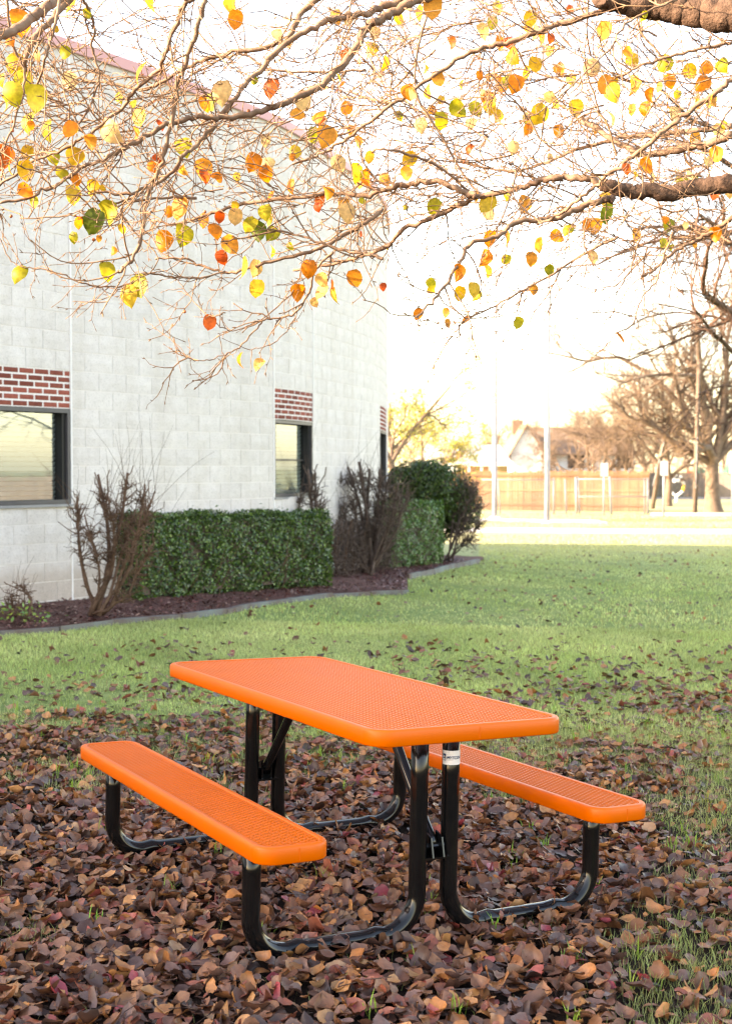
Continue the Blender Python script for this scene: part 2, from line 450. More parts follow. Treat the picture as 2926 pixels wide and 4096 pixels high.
def wall_sheet():
    """mortar coloured wall body behind the blocks, with openings left for the windows, and the rest of the building"""
    mb = MB(); rec = .006
    cuts = sorted(set([S[0], S[-1]] + [round(x, 4) for w in WIN for x in w] + [S[i] for i in range(0, len(S), 2)]))
    cuts = sorted(set(cuts + [a + (b - a) * k / 6 for a, b in WIN for k in range(1, 6)]))
    for a, b in zip(cuts, cuts[1:]):
        if b - a < 1.5e-3: continue
        inwin = any(a > w[0] - 2e-3 and b < w[1] + 2e-3 for w in WIN)
        pa = wp(a) - wn_(a) * rec; pb = wp(b) - wn_(b) * rec
        zs = [(-1.4, ZTOP)] if not inwin else [(-1.4, ZS), (ZH, ZTOP)]
        for z0, z1 in zs:
            mb.add([(pa.x, pa.y, z0), (pb.x, pb.y, z0), (pb.x, pb.y, z1), (pa.x, pa.y, z1)], [(0, 1, 2, 3)])
    # rear and far sides
    e = wp(S[-1]) - wn_(S[-1]) * rec; st = wp(S[0]) - wn_(S[0]) * rec
    rear = [e, Vector((-30, 35.2, 0)), Vector((-52, 20, 0)), Vector((-40, -18, 0)), st]
    for a, b in zip(rear, rear[1:]):
        mb.add([(a.x, a.y, -1.4), (b.x, b.y, -1.4), (b.x, b.y, ZTOP), (a.x, a.y, ZTOP)], [(0, 1, 2, 3)])
    mb.build('wall', M['mortar'], school)
    # roof deck just under the coping
    rp = [wp(s) - wn_(s) * .2 for s in [S[i] for i in range(0, len(S), 3)]] + rear[1:-1]
    mr = MB(); mr.add([(p.x, p.y, ZTOP - .12) for p in rp], [tuple(range(len(rp)))])
    mr.build('roof', M['roofing'], school)
    cp = MB()
    path = [S[i] for i in range(0, len(S), 2)]
    prof = [(.035, ZTOP - .10), (.045, ZTOP - .10), (.045, ZTOP + .02), (.02, ZTOP + .035), (-.3, ZTOP + .03), (-.3, ZTOP - .1)]
    V = []
    for s in path:
        p, n = wp(s), wn_(s)
        V += [(p.x + n.x * o, p.y + n.y * o, z) for o, z in prof]
    k = len(prof); Fc = []
    for i in range(len(path) - 1):
        for j in range(k):
            a = i * k + j; b = i * k + (j + 1) % k
            Fc.append((a, a + k, b + k, b))
    cp.add(V, Fc)
    cp.build('coping', M['coping'], school)
    # red coping seams are not visible; coping carries on round the rear
    c2 = MB()
    for a, b in zip(rear, rear[1:]):
        d = (b - a).normalized(); n = Vector((d.y, -d.x, 0)) * .04
        c2.add([(a.x + n.x, a.y + n.y, ZTOP - .1), (b.x + n.x, b.y + n.y, ZTOP - .1), (b.x + n.x, b.y + n.y, ZTOP + .03), (a.x + n.x, a.y + n.y, ZTOP + .03), (a.x - n.x * 5, a.y - n.y * 5, ZTOP + .03), (b.x - n.x * 5, b.y - n.y * 5, ZTOP + .03)], [(0, 1, 2, 3), (3, 2, 5, 4)])
    c2.build('coping', M['coping'], school)
wall_sheet()

def block_mesh(w, h, seed, rough=.004, nx=5, nz=3):
    """split-faced unit: chamfered rim and an uneven face; x along the wall, y outward, z up"""
    r = np.random.default_rng(seed)
    xs = np.linspace(0, w, nx); zs = np.linspace(0, h, nz)
    V = []; 
    for j, z in enumerate(zs):
        for i, x in enumerate(xs):
            edge = i in (0, nx - 1) or j in (0, nz - 1)
            V.append((x + (r.normal() * .003 if 0 < i < nx - 1 else 0), (-.001 + abs(r.normal()) * .001) if edge else .002 + r.uniform(0, rough), z))
    Fc = []
    for j in range(nz - 1):
        for i in range(nx - 1):
            a = j * nx + i; q = [a, a + 1, a + 1 + nx, a + nx]
            Fc += [(q[0], q[1], q[2]), (q[0], q[2], q[3])] if r.random() < .5 else [(q[0], q[1], q[3]), (q[1], q[2], q[3])]
    # rim going back into the mortar
    ring = [i for i in range(nx)] + [nx * j + nx - 1 for j in range(1, nz)] + [nx * (nz - 1) + i for i in range(nx - 2, -1, -1)] + [nx * j for j in range(nz - 2, 0, -1)]
    n0 = len(V)
    for i in ring: V.append((V[i][0], -.03, V[i][2]))
    for k in range(len(ring)):
        a, b = ring[k], ring[(k + 1) % len(ring)]; c, d = n0 + k, n0 + (k + 1) % len(ring)
        Fc.append((a, c, d, b))
    return np.array(V), Fc
def frame_at(sa, sb, off=0.0, z=0.0):
    a, b = wp(sa), wp(sb); d = (b - a).normalized(); n = Vector((d.y, -d.x, 0))
    m = Matrix(((d.x, n.x, 0, a.x + n.x * off), (d.y, n.y, 0, a.y + n.y * off), (0, 0, 1, z), (0, 0, 0, 1)))
    return m, (b - a).length
BL = .425; J = .010
units = []                       # (sa, sb, z)
zrow = Z0 + math.ceil((ZTOP - Z0) / CRS) * CRS
row = 0; rows = []
k = -13
while Z0 + k * CRS < ZTOP - .03:
    z = Z0 + k * CRS; z1 = min(z + CRS, ZTOP - .02)
    segs = [(s1 - 9.0, s1), (s1, s2a), (s2a, s2b), (s2b, S[-1] - 1.0)]
    for a, b in segs:
        ph = 0 if k % 2 else .5
        if b == s1:                # counted back from the control joint
            e = b; pieces = []
            first = True
            while e > a:
                L = BL * (.5 if (first and ph) else .93 if first else 1.0); first = False
                pieces.append((max(a, e - L), e)); e -= L
        else:
            q = a; pieces = []; first = True
            while q < b - .02:
                L = BL * (.5 if (first and ph) else 1.0); first = False
                pieces.append((q, min(q + L, b))); q += L
        for (p, q) in pieces:
            # cut by window openings
            cut = [(p, q)]
            for (wa, wb) in WIN:
                if z1 > ZS + .01 and z < Z0 - .01:
                    new = []
                    for (c, d) in cut:
                        if d <= wa or c >= wb: new.append((c, d))
                        else:
                            if c < wa: new.append((c, wa))
                            if d > wb: new.append((wb, d))
                    cut = new
            for (c, d) in cut:
                if d - c > .05: units.append((c, d, z, z1))
    k += 1
vis = []
for (c, d, z, z1) in units:
    p = wp((c + d) / 2); n = wn_((c + d) / 2)
    px = p.x / p.y * F + 1463
    if p.y < 3 or px < -900: continue
    facing = n.dot((Vector((0, 0, 0)) - p).normalized())
    if facing < -.15: continue
    size = (d - c) * facing / p.y if -60 < px < 2990 else 0
    vis.append((-size, c, d, z, z1))
vis.sort()
block_cache = {}
big = MB()
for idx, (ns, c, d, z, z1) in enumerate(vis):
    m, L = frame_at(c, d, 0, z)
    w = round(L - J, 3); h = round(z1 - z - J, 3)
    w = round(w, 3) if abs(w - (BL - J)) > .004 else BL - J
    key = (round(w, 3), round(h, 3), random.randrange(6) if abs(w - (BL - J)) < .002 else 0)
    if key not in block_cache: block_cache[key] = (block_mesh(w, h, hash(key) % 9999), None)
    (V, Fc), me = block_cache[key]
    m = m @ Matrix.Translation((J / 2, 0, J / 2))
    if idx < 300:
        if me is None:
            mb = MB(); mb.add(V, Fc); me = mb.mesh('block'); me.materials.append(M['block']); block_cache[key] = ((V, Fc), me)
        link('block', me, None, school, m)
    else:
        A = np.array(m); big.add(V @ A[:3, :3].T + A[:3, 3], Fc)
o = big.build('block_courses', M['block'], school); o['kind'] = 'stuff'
# brick panels above the windows
BRL = .2125; bc = {}
for wi, (wa, wb) in enumerate(WIN):
    for r_ in range(6):
        z = ZH + r_ * CRS / 3
        e = wb; first = True
        while e > wa + .02:
            L = BRL * (.42 if (first and r_ % 2) else .85 if first else 1); first = False
            a = max(wa, e - L)
            m, LL = frame_at(a, e, -.0035, z + .010)
            w = round((LL - .020) * 100) / 100
            if w > .02:
                key = (w, random.randrange(3))
                if key not in bc:
                    V, Fc = block_mesh(w, CRS / 3 - .020, 77 + random.randrange(99), .001, 4, 3)
                    mb = MB(); mb.add(V, Fc); me = mb.mesh('brick'); me.materials.append(M['brick']); bc[key] = me
                link('brick', bc[key], None, school, m @ Matrix.Translation((.010, 0, 0)))
            e -= L
# caulked control joints
for s, z0, z1 in [(s1 + .004, -1.2, ZTOP - .1), (s2a - .004, -1.2, ZTOP - .1), (s2b + .004, ZH, ZTOP - .1), (s2b + .004, -1.2, ZS)]:
    m, L = frame_at(s - .01, s + .01, 0, 0)
    mb = MB(); mb.box((0, -.02, z0), (L, .0135, z1), m); mb.build('caulk_joint', M['caulk'], school)
# windows
for wi, (wa, wb) in enumerate(WIN):
    m, L = frame_at(wa, wb, 0, 0)
    liner = MB(); fr = MB(); t = .012
    dp = -.085
    # metal lining of the opening
    for lo, hi in [((0, dp, ZS), (t, .0, ZH)), ((L - t, dp, ZS), (L, .0, ZH)), ((t, dp, ZH - t), (L - t, .0, ZH)), ((t, dp, ZS), (L - t, .0, ZS + t))]:
        liner.box(lo, hi, m)
    # front flange
    fw = .05
    for lo, hi in [((t, -.03, ZH - fw), (L - t, .006, ZH - t)), ((L - fw, -.03, ZS + fw), (L - t, .006, ZH - fw)), ((t, -.03, ZS + fw), (fw, .006, ZH - fw)), ((t, -.03, ZS + t), (L - t, .006, ZS + fw))]:
        liner.box(lo, hi, m)
    win = liner.build('window', M['frame'], school)
    g = MB()
    for lo, hi in [((t, -.13, ZS + t), (.045, -.03, ZH - t)), ((L - .10, -.13, ZS + t), (L - t, -.03, ZH - t)), ((.045, -.13, ZH - .03), (L - .1, -.03, ZH - t)), ((.045, -.13, ZS + t), (L - .1, -.03, ZS + .03))]:
        g.box(lo, hi, m)
    if wi == 1: g.box((.045, -.13, ZS + .50), (L - .10, -.09, ZS + .525), m)
    g.build('frame', M['gasket'], win)
    p = MB(); q = [m @ Vector(c) for c in [(.045, -.112, ZS + .03), (L - .1, -.112, ZS + .03), (L - .1, -.112, ZH - .03), (.045, -.112, ZH - .03)]]
    p.add(q, [(0, 1, 2, 3)]); p.build('pane', M['glass'], win)
    si = MB(); si.box((-.01, -.02, ZS - .028), (L + .01, .03, ZS + .001), m); si.build('sill', M['sill'], win)
    # blind: each slat on its own
    sl = MB()
    th = math.radians(-62)
    n_sl = 18; pitch = (ZH - ZS - .1) / n_sl
    me = None
    for i in range(n_sl):
        z = ZS + .07 + i * pitch
        if me is None:
            b = MB(); cs, sn = math.cos(th), math.sin(th); w2 = .027
            pts = []
            for x in (.05, L - .105):
                for u_ in (-1, 0, 1):
                    pts.append((x, u_ * w2 * cs, -u_ * w2 * sn + (.003 if u_ == 0 else 0)))
            b.add(pts, [(0, 3, 4, 1), (1, 4, 5, 2)]); me = b.mesh('slat'); me.materials.append(M['slat'])
        link('slat', me, None, win, m @ Matrix.Translation((0, -.150, z)))
    # the room behind
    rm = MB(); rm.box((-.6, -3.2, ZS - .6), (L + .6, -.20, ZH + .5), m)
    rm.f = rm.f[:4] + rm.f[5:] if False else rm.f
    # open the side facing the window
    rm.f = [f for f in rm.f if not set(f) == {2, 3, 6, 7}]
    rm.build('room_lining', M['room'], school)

# ------------------------------------------------------------------ mulch bed and edging
edge_uv = [(-160, 1425), (-60, 1418), (0, 1413), (130, 1405), (250, 1388), (400, 1375), (500, 1362), (550, 1350), (640, 1338), (735, 1327), (820, 1322), (905, 1318)]
E1 = [on_ground(u, v) for u, v in edge_uv]
E2 = [on_ground(u, v) for u, v in [(903, 1287), (930, 1281), (960, 1275), (985, 1267), (1010, 1261), (1040, 1256), (1062, 1250)]]
def edging(name, pts, label, h, mat):
    e = empty(name, pts[0], label, 'garden edging')
    k = 0
    for a, b in zip(pts, pts[1:]):
        d = (b - a); L = Vector((d.x, d.y, 0)).length; d = Vector((d.x, d.y, 0)).normalized(); n = Vector((-d.y, d.x, 0))
        mb = MB(); w = .035
        hh = h * random.uniform(.85, 1.1)
        V = []
        for p, o in ((a, .0), (b, .012)):
            for sgn in (-1, 1):
                for z in (-.06, hh + random.uniform(-.008, .008)):
                    V.append((p.x + n.x * w * sgn + d.x * o * -1, p.y + n.y * w * sgn, p.z + z))
        mb.add(V, [(0, 1, 3, 2), (4, 6, 7, 5), (0, 4, 5, 1), (2, 3, 7, 6), (1, 5, 7, 3)])
        mb.build('edging_board', mat, e)
    return e
edging('garden_edging', E1, 'long weathered edging board between lawn and mulch bed under the hedge', .055, M['edging'])
edging('garden_edging', E2, 'short pale curved edging board in front of the far clipped hedge', .10, M['edging'])
def bed():
    bs = [P.copy() for P in E1] + [on_ground(905, 1306)] + E2 + [on_ground(1075, 1243), on_ground(1068, 1238)]
    mb = MB(); V = []; n = 8
    path = []
    for a, b in zip(bs, bs[1:]):
        for k in range(5): path.append(a + (b - a) * (k / 5))
    path.append(bs[-1])
    for p in path:
        # nearest wall point
        best = min(((wp(s) - Vector((p.x, p.y, 0))).length, s) for s in np.arange(s1 - 12, S[-1], .12))
        q = wp(best[1]) - wn_(best[1]) * .05
        for j in range(n + 1):
            t = j / n; x = p.x + (q.x - p.x) * t; y = p.y + (q.y - p.y) * t
            lift = .03 + .12 * sm(t * 1.2) + (.02 * math.sin(x * 7) * math.sin(y * 6.1) if 0 < j < n else 0)
            V.append((x, y, gz(x, y) + lift))
    Fc = []
    for i in range(len(path) - 1):
        for j in range(n):
            a = i * (n + 1) + j; Fc.append((a, a + 1, a + n + 2, a + n + 1))
    mb.add(V, Fc)
    return tag(mb.build('mulch_bed', M['mulch'], smooth=True), kind='structure')
bed()
def bed_z(x, y): return gz(x, y) + .09
# loose bark chips on the bed
def chips():
    n = 9000; V = np.zeros((n, 4, 3)); C = np.zeros((n, 4, 3))
    i = 0
    pts = E1 + E2
    while i < n:
        s = rng.uniform(s1 - 4, S[-1] - 2.5); w = wp(s); nn = wn_(s)
        o = rng.uniform(.02, 1.5); p = w + nn * o
        d = min((Vector((p.x - q.x, p.y - q.y))).length for q in pts[2:])
        # inside the bed only: closer to the wall than the edging at that bearing
        if p.y < 8: continue
        u_ = p.x / p.y * F + 1463
        vy = None
        for a, b in zip(pts, pts[1:]):
            ua = a.x / a.y * F + 1463; ub = b.x / b.y * F + 1463
            if ua <= u_ <= ub: vy = a.y + (b.y - a.y) * (u_ - ua) / (ub - ua + 1e-9)
        if vy is None or p.y < vy + .03: continue
        L = rng.uniform(.015, .05); W_ = rng.uniform(.006, .014); a = rng.uniform(0, PI)
        e = np.array([math.cos(a), math.sin(a), rng.normal() * .35]) * L / 2; f = np.array([-math.sin(a), math.cos(a), rng.normal() * .3]) * W_
        c = np.array([p.x, p.y, gz(p.x, p.y) + .06 + .1 * min(1, max(0, 1 - o)) + rng.uniform(0, .02)])
        V[i] = [c - e - f, c + e - f, c + e + f, c - e + f]
        k = rng.uniform(.4, 1.5); C[i] = np.array([.12, .042, .034]) * k if rng.random() < .85 else np.array([.25, .15, .12]) * k
        i += 1
    me = np_mesh('bark_chips', V.reshape(-1, 3), np.arange(n * 4).reshape(-1, 4), C.reshape(-1, 3))
    tag(link('bark_chips', me, M['litter']), 'loose red brown bark chips covering the bed along the wall', 'mulch', kind='stuff')
chips()

# ------------------------------------------------------------------ picnic table
# the table stands on the gently sloping lawn: its own frame is the lawn plane there
def fit_frame():
    p_f, r_f = -0.0097, 0.0211
    c, s = math.cos(p_f), math.sin(p_f)
    A = np.array([[1, 0, 0], [0, c, s], [0, -s, c]])          # world -> (right, depth, up) of the fitted camera
    cr, sr = math.cos(r_f), math.sin(r_f)
    R = np.array([[cr, 0, sr], [0, 1, 0], [-sr, 0, cr]])
    c2, s2 = math.cos(PITCH), math.sin(PITCH)
    B = np.array([[1, 0, 0], [0, c2, s2], [0, -s2, c2]])
    Rt = B.T @ R @ A
    return Rt
RT = fit_frame()
TX, TY, YAW = -0.0774, 5.0787, 0.5044
def table_matrix():
    ca, sa = math.cos(YAW), math.sin(YAW)
    base = Vector(RT @ np.array([TX, TY, -EYE])) + Vector((0, 0, EYE))
    a_ax = RT @ np.array([sa, -ca, 0]); b_ax = RT @ np.array([ca, sa, 0]); z_ax = RT @ np.array([0, 0, 1])
    return Matrix(((a_ax[0], b_ax[0], z_ax[0], base.x), (a_ax[1], b_ax[1], z_ax[1], base.y), (a_ax[2], b_ax[2], z_ax[2], base.z), (0, 0, 0, 1)))
TM = table_matrix()              # x: along the table towards the camera, y: across to the right, z: up
table = bpy.data.objects.new('picnic_table', None); col.objects.link(table)
table.matrix_basis = TM
tag(table, 'orange picnic table with attached benches on black tube frame, standing on fallen leaves', 'picnic table')
bpy.context.view_layer.update()
def tpart(mb, name, mat, parent=table, smooth=False):
    o = bpy.data.objects.new(name, mb.mesh(name, smooth)); o.data.materials.append(mat); col.objects.link(o)
    o.parent = parent
    return o
def rounded(L, W, r, n=10):
    pts = []
    for cx, cy, a0 in ((L / 2 - r, W / 2 - r, 0), (-L / 2 + r, W / 2 - r, 90), (-L / 2 + r, -W / 2 + r, 180), (L / 2 - r, -W / 2 + r, 270)):
        for k in range(n + 1):
            a = math.radians(a0 + 90 * k / n)
            pts.append((cx + r * math.cos(a), cy + r * math.sin(a), math.cos(a), math.sin(a)))
    return pts
def slab(L, W, r, y0, ztop, t, lip, name, label=None):
    """channel rim swept round the outline, expanded-metal deck inside"""
    mb = MB(); out = rounded(L, W, r)
    prof = [(-lip, -.010), (-lip, -.002), (-lip + .003, -.0005), (-.010, .0), (-.0055, -.0012), (-.0022, -.0045), (0, -.010), (0, -t + .004), (-.003, -t), (-.014, -t), (-.014, -t + .006), (-.006, -t + .006)]
    V = []
    for (x, y, nx, ny) in out:
        for o, z in prof: V.append((x + nx * o, y0 + y + ny * o, ztop + z))
    k = len(prof); n = len(out); Fc = []
    for i in range(n):
        for j in range(k - 1):
            a = i * k + j; b = ((i + 1) % n) * k + j
            Fc.append((a, b, b + 1, a + 1))
    mb.add(V, Fc)
    o = tpart(mb, name, M['orange'], smooth=True)
    # expanded metal: zigzag strands across the slab
    LWD, SWD = .037, .0225
    g = MB(); Li = L / 2 - lip + .004; Wi = W / 2 - lip + .004; rc = r - lip
    nrow = int(2 * Li / (SWD / 2))
    half = SWD / 2
    def inside(x, y):
        ax, ay = abs(x), abs(y)
        if ax > Li or ay > Wi: return False
        if ax > Li - rc and ay > Wi - rc: return math.hypot(ax - (Li - rc), ay - (Wi - rc)) < rc + .006
        return True
    wv, ht = .0025, .0042
    VV = []; FF = []
    def strand(p0, p1, tilt):
        d = np.array([p1[0] - p0[0], p1[1] - p0[1], p1[2] - p0[2]]); d /= np.linalg.norm(d)
        nrm = np.array([d[1] * -1, d[0], 0]); nrm /= np.linalg.norm(nrm)
        nrm = nrm if nrm[0] > 0 else -nrm
        b0 = len(VV); lean = .0008
        for p in (p0, p1):
            p = np.array(p)
            VV.extend([p + nrm * wv + np.array([0, 0, ht / 2 - lean]), p - nrm * wv + np.array([0, 0, ht / 2 + lean * .4]), p - nrm * wv * .9 - np.array([0, 0, ht / 2]), p + nrm * wv * .9 - np.array([0, 0, ht / 2])])
        for j in range(4):
            FF.append((b0 + j, b0 + (j + 1) % 4, b0 + 4 + (j + 1) % 4, b0 + 4 + j))
    for i in range(nrow + 1):
        xb = -Li + i * half
        ny = int(2 * Wi / (LWD / 2)) + 1
        prev = None
        for j in range(ny + 1):
            y = -Wi + j * LWD / 2
            # bonds: neighbours touch at alternating ends
            ph = (j + i) % 2
            x = xb + (half * .43 if ph else -half * .43)
            p = (x, min(y, Wi), ztop - .0058 + (.0012 if ph else -.0008))
            if prev is not None and inside(prev[0], prev[1]) and inside(p[0], p[1]):
                strand((prev[0], prev[1] + y0, prev[2]), (p[0], p[1] + y0, p[2]), i)
            prev = p
    g.add(np.array(VV), FF)
    tpart(g, 'mesh_deck', M['deck'], o)
    # faint weld seam on the near end
    w = MB(); w.box((L / 2 - .0005, y0 + W * .02, ztop - t + .006), (L / 2 + .0008, y0 + W * .02 + .0025, ztop - .008)); tpart(w, 'weld_seam', M['orange'], o)
    return o
HT, HB, TT = .76, .4374, .0535
slab(1.8345, .7421, .080, 0, HT, TT, .024, 'tabletop')
slab(1.8345, .244, .066, -.6253, HB, TT, .024, 'bench_seat')
slab(1.8345, .244, .066, .6253, HB, TT, .024, 'bench_seat')
def arc(cx, cz, r, a0, a1, n):
    return [(cx + r * math.cos(math.radians(a0 + (a1 - a0) * k / n)), cz + r * math.sin(math.radians(a0 + (a1 - a0) * k / n))) for k in range(n + 1)]
A_, CB, CT = .6792, .6673, .0615
RB = .13; RR = .0300
def utube(a, sgn):
    """bench post, bend, run along the ground, bend, table post"""
    zc = .035
    yb, yt = CB, CT
    prof = [(yb, HB - .045), (yb, .40), (yb, .30), (yb - .001, .22)]
    prof += [(yb - RB + RB * math.cos(math.radians(q)), zc + RB + RB * math.sin(math.radians(q))) for q in np.linspace(-4, -90, 12)]
    run = np.linspace(yb - RB - .035, yt + RB + .035, 12)
    prof += [(y, zc + .008) for y in run]
    prof += [(yt + RB - RB * math.cos(math.radians(q)), zc + RB + RB * math.sin(math.radians(q))) for q in np.linspace(-90, -4, 12)]
    prof += [(yt, .22), (yt, .4), (yt, .55), (yt, HT - .02)]
    pts = [(a, sgn * y, z) for y, z in prof]
    rad = []; sq = []
    for y, z in prof:
        m = sm((y - yt - RB - .02) / .05) * sm((yb - RB - .02 - y) / .05) if z < .06 else 0
        rad.append(RR * (1 + .10 * m)); sq.append(1 - .36 * m)
    mb = MB(); mb.tube(pts, rad, 20, True, sq=sq)
    o = tpart(mb, 'frame_tube', M['black'], smooth=True)
    # light metal teardrops near the post tops stand in for the glint at weld holes
    for (y, z) in ((yb, HB - .075), (yt, HT - .085)):
        b = MB(); x = a + RR * .96
        pts2 = [(x + .003, sgn * y + dx, z + dz) for dx, dz in ((0, -.009), (.008, .006), (.005, .009), (-.005, .009), (-.008, .006))]
        pts2 += [(x - .004, p[1], p[2]) for p in pts2]
        b.add(pts2, [(0, 1, 2, 3, 4), (0, 5, 6, 1), (1, 6, 7, 2), (2, 7, 8, 3), (3, 8, 9, 4), (4, 9, 5, 0)])
        tpart(b, 'weld_hole_glint', M['steel'], o)
    return o
for a in (A_, -A_):
    for sgn in (-1, 1):
        t_ = utube(a, sgn)
        if a > 0 and sgn > 0: label_post = t_
for a in (A_, -A_):
    sg = 1 if a > 0 else -1
    # bracket between the two table posts
    bz = .285
    mb = MB()
    mb.box((a - .028, -CT + .012, bz - .012), (a + .028, CT - .012, bz - .004))
    mb.box((a - .028, -CT + .012, bz - .004), (a - .022, CT - .012, bz + .030))
    for yy in (-.024, .018):
        V = [(a - sg * .02, yy, bz - .004), (a + sg * .035, yy, bz - .004), (a + sg * .02, yy, bz + .06), (a - sg * .02, yy, bz + .075)]
        V += [(p[0], p[1] + .006, p[2]) for p in V]
        mb.add(V, [(0, 1, 2, 3), (7, 6, 5, 4), (0, 4, 5, 1), (1, 5, 6, 2), (2, 6, 7, 3), (3, 7, 4, 0)])
    br = tpart(mb, 'brace_bracket', M['black'])
    b = MB(); b.tube([(a + sg * .005, -.034, bz + .03), (a + sg * .005, .034, bz + .03)], .0105, 6); tpart(b, 'bolt', M['black'], br)
    # diagonal brace up to the underside of the top
    b = MB()
    p0 = Vector((a - sg * .0, 0, bz + .025)); p1 = Vector((a - sg * .36, 0, HT - .035))
    d = (p1 - p0).normalized()
    pts = [p0 + d * q for q in (0, .03, .06, .10, .25, .40, (p1 - p0).length - .05, (p1 - p0).length)]
    b.tube(pts, [.019, .020, .0195, .0185, .0185, .0185, .0185, .019], 12)
    tpart(b, 'brace', M['black'], smooth=True)
    # cross member under the top
    b = MB(); b.box((a - .02, -.30, HT - .05), (a + .02, .30, HT - .026)); tpart(b, 'cross_member', M['black'])
b = MB(); b.box((-.34, -.3, HT - .05), (-.30, .3, HT - .026)); b.box((.30, -.3, HT - .05), (.34, .3, HT - .026)); tpart(b, 'cross_member', M['black'])
# sticker on the right near table post
def sticker():
    cx, cy = A_, CT; R_ = RR + .0006
    zc = HT - .150; hh = .0237
    vd = (Vector((0, 0, EYE)) - TM @ Vector((cx, cy, zc))); vl = TM.to_3x3().inverted() @ vd
    aim = math.atan2(vl.y, vl.x)
    st = MB(); V = []; n = 16
    a0, a1 = aim - 1.12, aim + 1.55        # wraps further round the right side
    for i in range(n + 1):
        a = a0 + (a1 - a0) * i / n
        for z in (-hh, hh): V.append((cx + R_ * math.cos(a), cy + R_ * math.sin(a), zc + z))
    st.add(V, [(2 * i, 2 * i + 2, 2 * i + 3, 2 * i + 1) for i in range(n)])
    s_ = tpart(st, 'sticker', M['paper'], label_post, smooth=True)
    s_['label'] = 'white paper sticker with navy lettering'
    def wrap(name, verts, faces, mat, lift=.0005):
        mb = MB(); out = []
        for x, z in verts:
            a = a0 + x / R_; r = R_ + lift
            out.append((cx + r * math.cos(a), cy + r * math.sin(a), zc + z))
        mb.add(out, faces); tpart(mb, name, mat, s_)
    def text(body, x0, z0, size, mat, shear=.25, lift=.0006, bold=.0):
        cu = bpy.data.curves.new('lettering', 'FONT'); cu.body = body; cu.size = size; cu.shear = shear; cu.offset = bold; cu.resolution_u = 3
        ob = bpy.data.objects.new('lettering', cu); col.objects.link(ob)
        dg = bpy.context.evaluated_depsgraph_get(); me = bpy.data.meshes.new_from_object(ob.evaluated_get(dg))
        vv = [(x0 + v.co.x, z0 + v.co.y) for v in me.vertices]; ff = [tuple(p.vertices) for p in me.polygons]
        bpy.data.objects.remove(ob); wrap('lettering', vv, ff, mat, lift)
    def rect(x0, z0, x1, z1, mat, lift=.0005, name='logo', n=8):
        vv = []; 
        for i in range(n + 1):
            x = x0 + (x1 - x0) * i / n; vv += [(x, z0), (x, z1)]
        wrap(name, vv, [(2 * i, 2 * i + 2, 2 * i + 3, 2 * i + 1) for i in range(n)], mat, lift)
    rect(.0035, -.010, .0165, .0125, M['ink']); text('A', .0055, -.0005, .0125, M['paper'], 0, .0011, .0002)
    text('I', .0125, .0, .009, M['yellow'], .2, .0011)
    rect(.005, -.0078, .015, -.0035, M['paper'], .0009)
    text('MYTCOAT', .0185, -.0035, .0125, M['ink'], .35, .0007, .00045)
    rect(.0185, .0095, .041, .0103, M['inkgrey'], n=10); rect(.0185, -.0060, .056, -.0056, M['ink'], n=12); rect(.0185, -.0085, .041, -.0077, M['inkgrey'], n=10)
sticker()

# ------------------------------------------------------------------ leaves (shapes)
def leaf_verts(L, W, seed, nu=4, nv=6, curl=.2, crump=.06, tip=.12, ragged=0.0):
    r = np.random.default_rng(seed); V = []
    ph = r.uniform(0, 6, 4); fold = r.uniform(-.2, .35); cl = r.normal(0, curl); cw = r.normal(0, curl)
    for j in range(nv + 1):
        t = j / nv
        w = math.sin(PI * min(1, (t * .94 + .06)) ** .82) ** .62 * (1 - .1 * t)
        if j == nv: w = .05
        w *= 1 + .05 * math.sin(ph[3] + 9 * t)
        for i in range(nu + 1):
            x = (i / nu * 2 - 1)
            xx = x * W / 2 * w; yy = (t - .5) * L + (.05 * L * (1 - abs(x)) if j == nv else 0)
            zz = fold * abs(xx) + cl * (t - .5) ** 2 * L * 4 + cw * xx * xx / W * 4 + crump * L * math.sin(ph[0] + 5 * t + 3 * x) * math.sin(ph[1] + 4 * x) * .6
            if ragged and (i in (0, nu) or j in (0, nv)): q = 1 - abs(r.normal(0, ragged)); xx *= q; yy *= 1 - abs(r.normal(0, ragged * .5))
            if ragged: zz += r.normal(0, .022)
            V.append((xx, yy, zz))
    Fc = []
    for j in range(nv):
        for i in range(nu):
            a = j * (nu + 1) + i; Fc.append((a, a + 1, a + nu + 2, a + nu + 1))
    return np.array(V), np.array(Fc)

# ------------------------------------------------------------------ leaf litter
BROWNS = [(.185, .078, .038), (.245, .100, .042), (.13, .056, .034), (.33, .135, .048), (.105, .058, .046), (.22, .098, .056), (.155, .082, .062), (.44, .20, .07), (.24, .072, .042), (.060, .028, .020)]
NAMES = ['mid brown', 'warm brown', 'dull dark brown', 'rust brown', 'grey purple', 'dusty brown', 'greyish mauve', 'light rust', 'reddish brown', 'nearly black']
ODD = [(.36, .17, .06), (.34, .075, .055), (.28, .04, .05), (.40, .15, .04), (.34, .20, .11)]
def grass_patch(x, y):
    """0..1: how much grass stands clear of the leaves"""
    n = (np.sin(x * 2.1 + 1.3 * np.sin(y * 1.1)) * np.sin(y * 1.7 + .6 + np.sin(x * 1.6)) + .6 * np.sin(x * 4.3 + y * 2.2) * np.sin(y * 3.6 - x * 1.2))
    n2 = np.sin(x * 9.1 + y * 4.2) * np.sin(y * 8.3 - 3.1 * x) * .35
    side = np.clip((x - .25) / .8, 0, 1) * .92        # more grass on the right
    far = np.clip((y - 5.9 - .6 * np.sin(x * 2)) / 3.6, 0, 1.6)
    return np.clip(.12 + .46 * n + n2 + side * .75 - .40 + far, 0, 1)
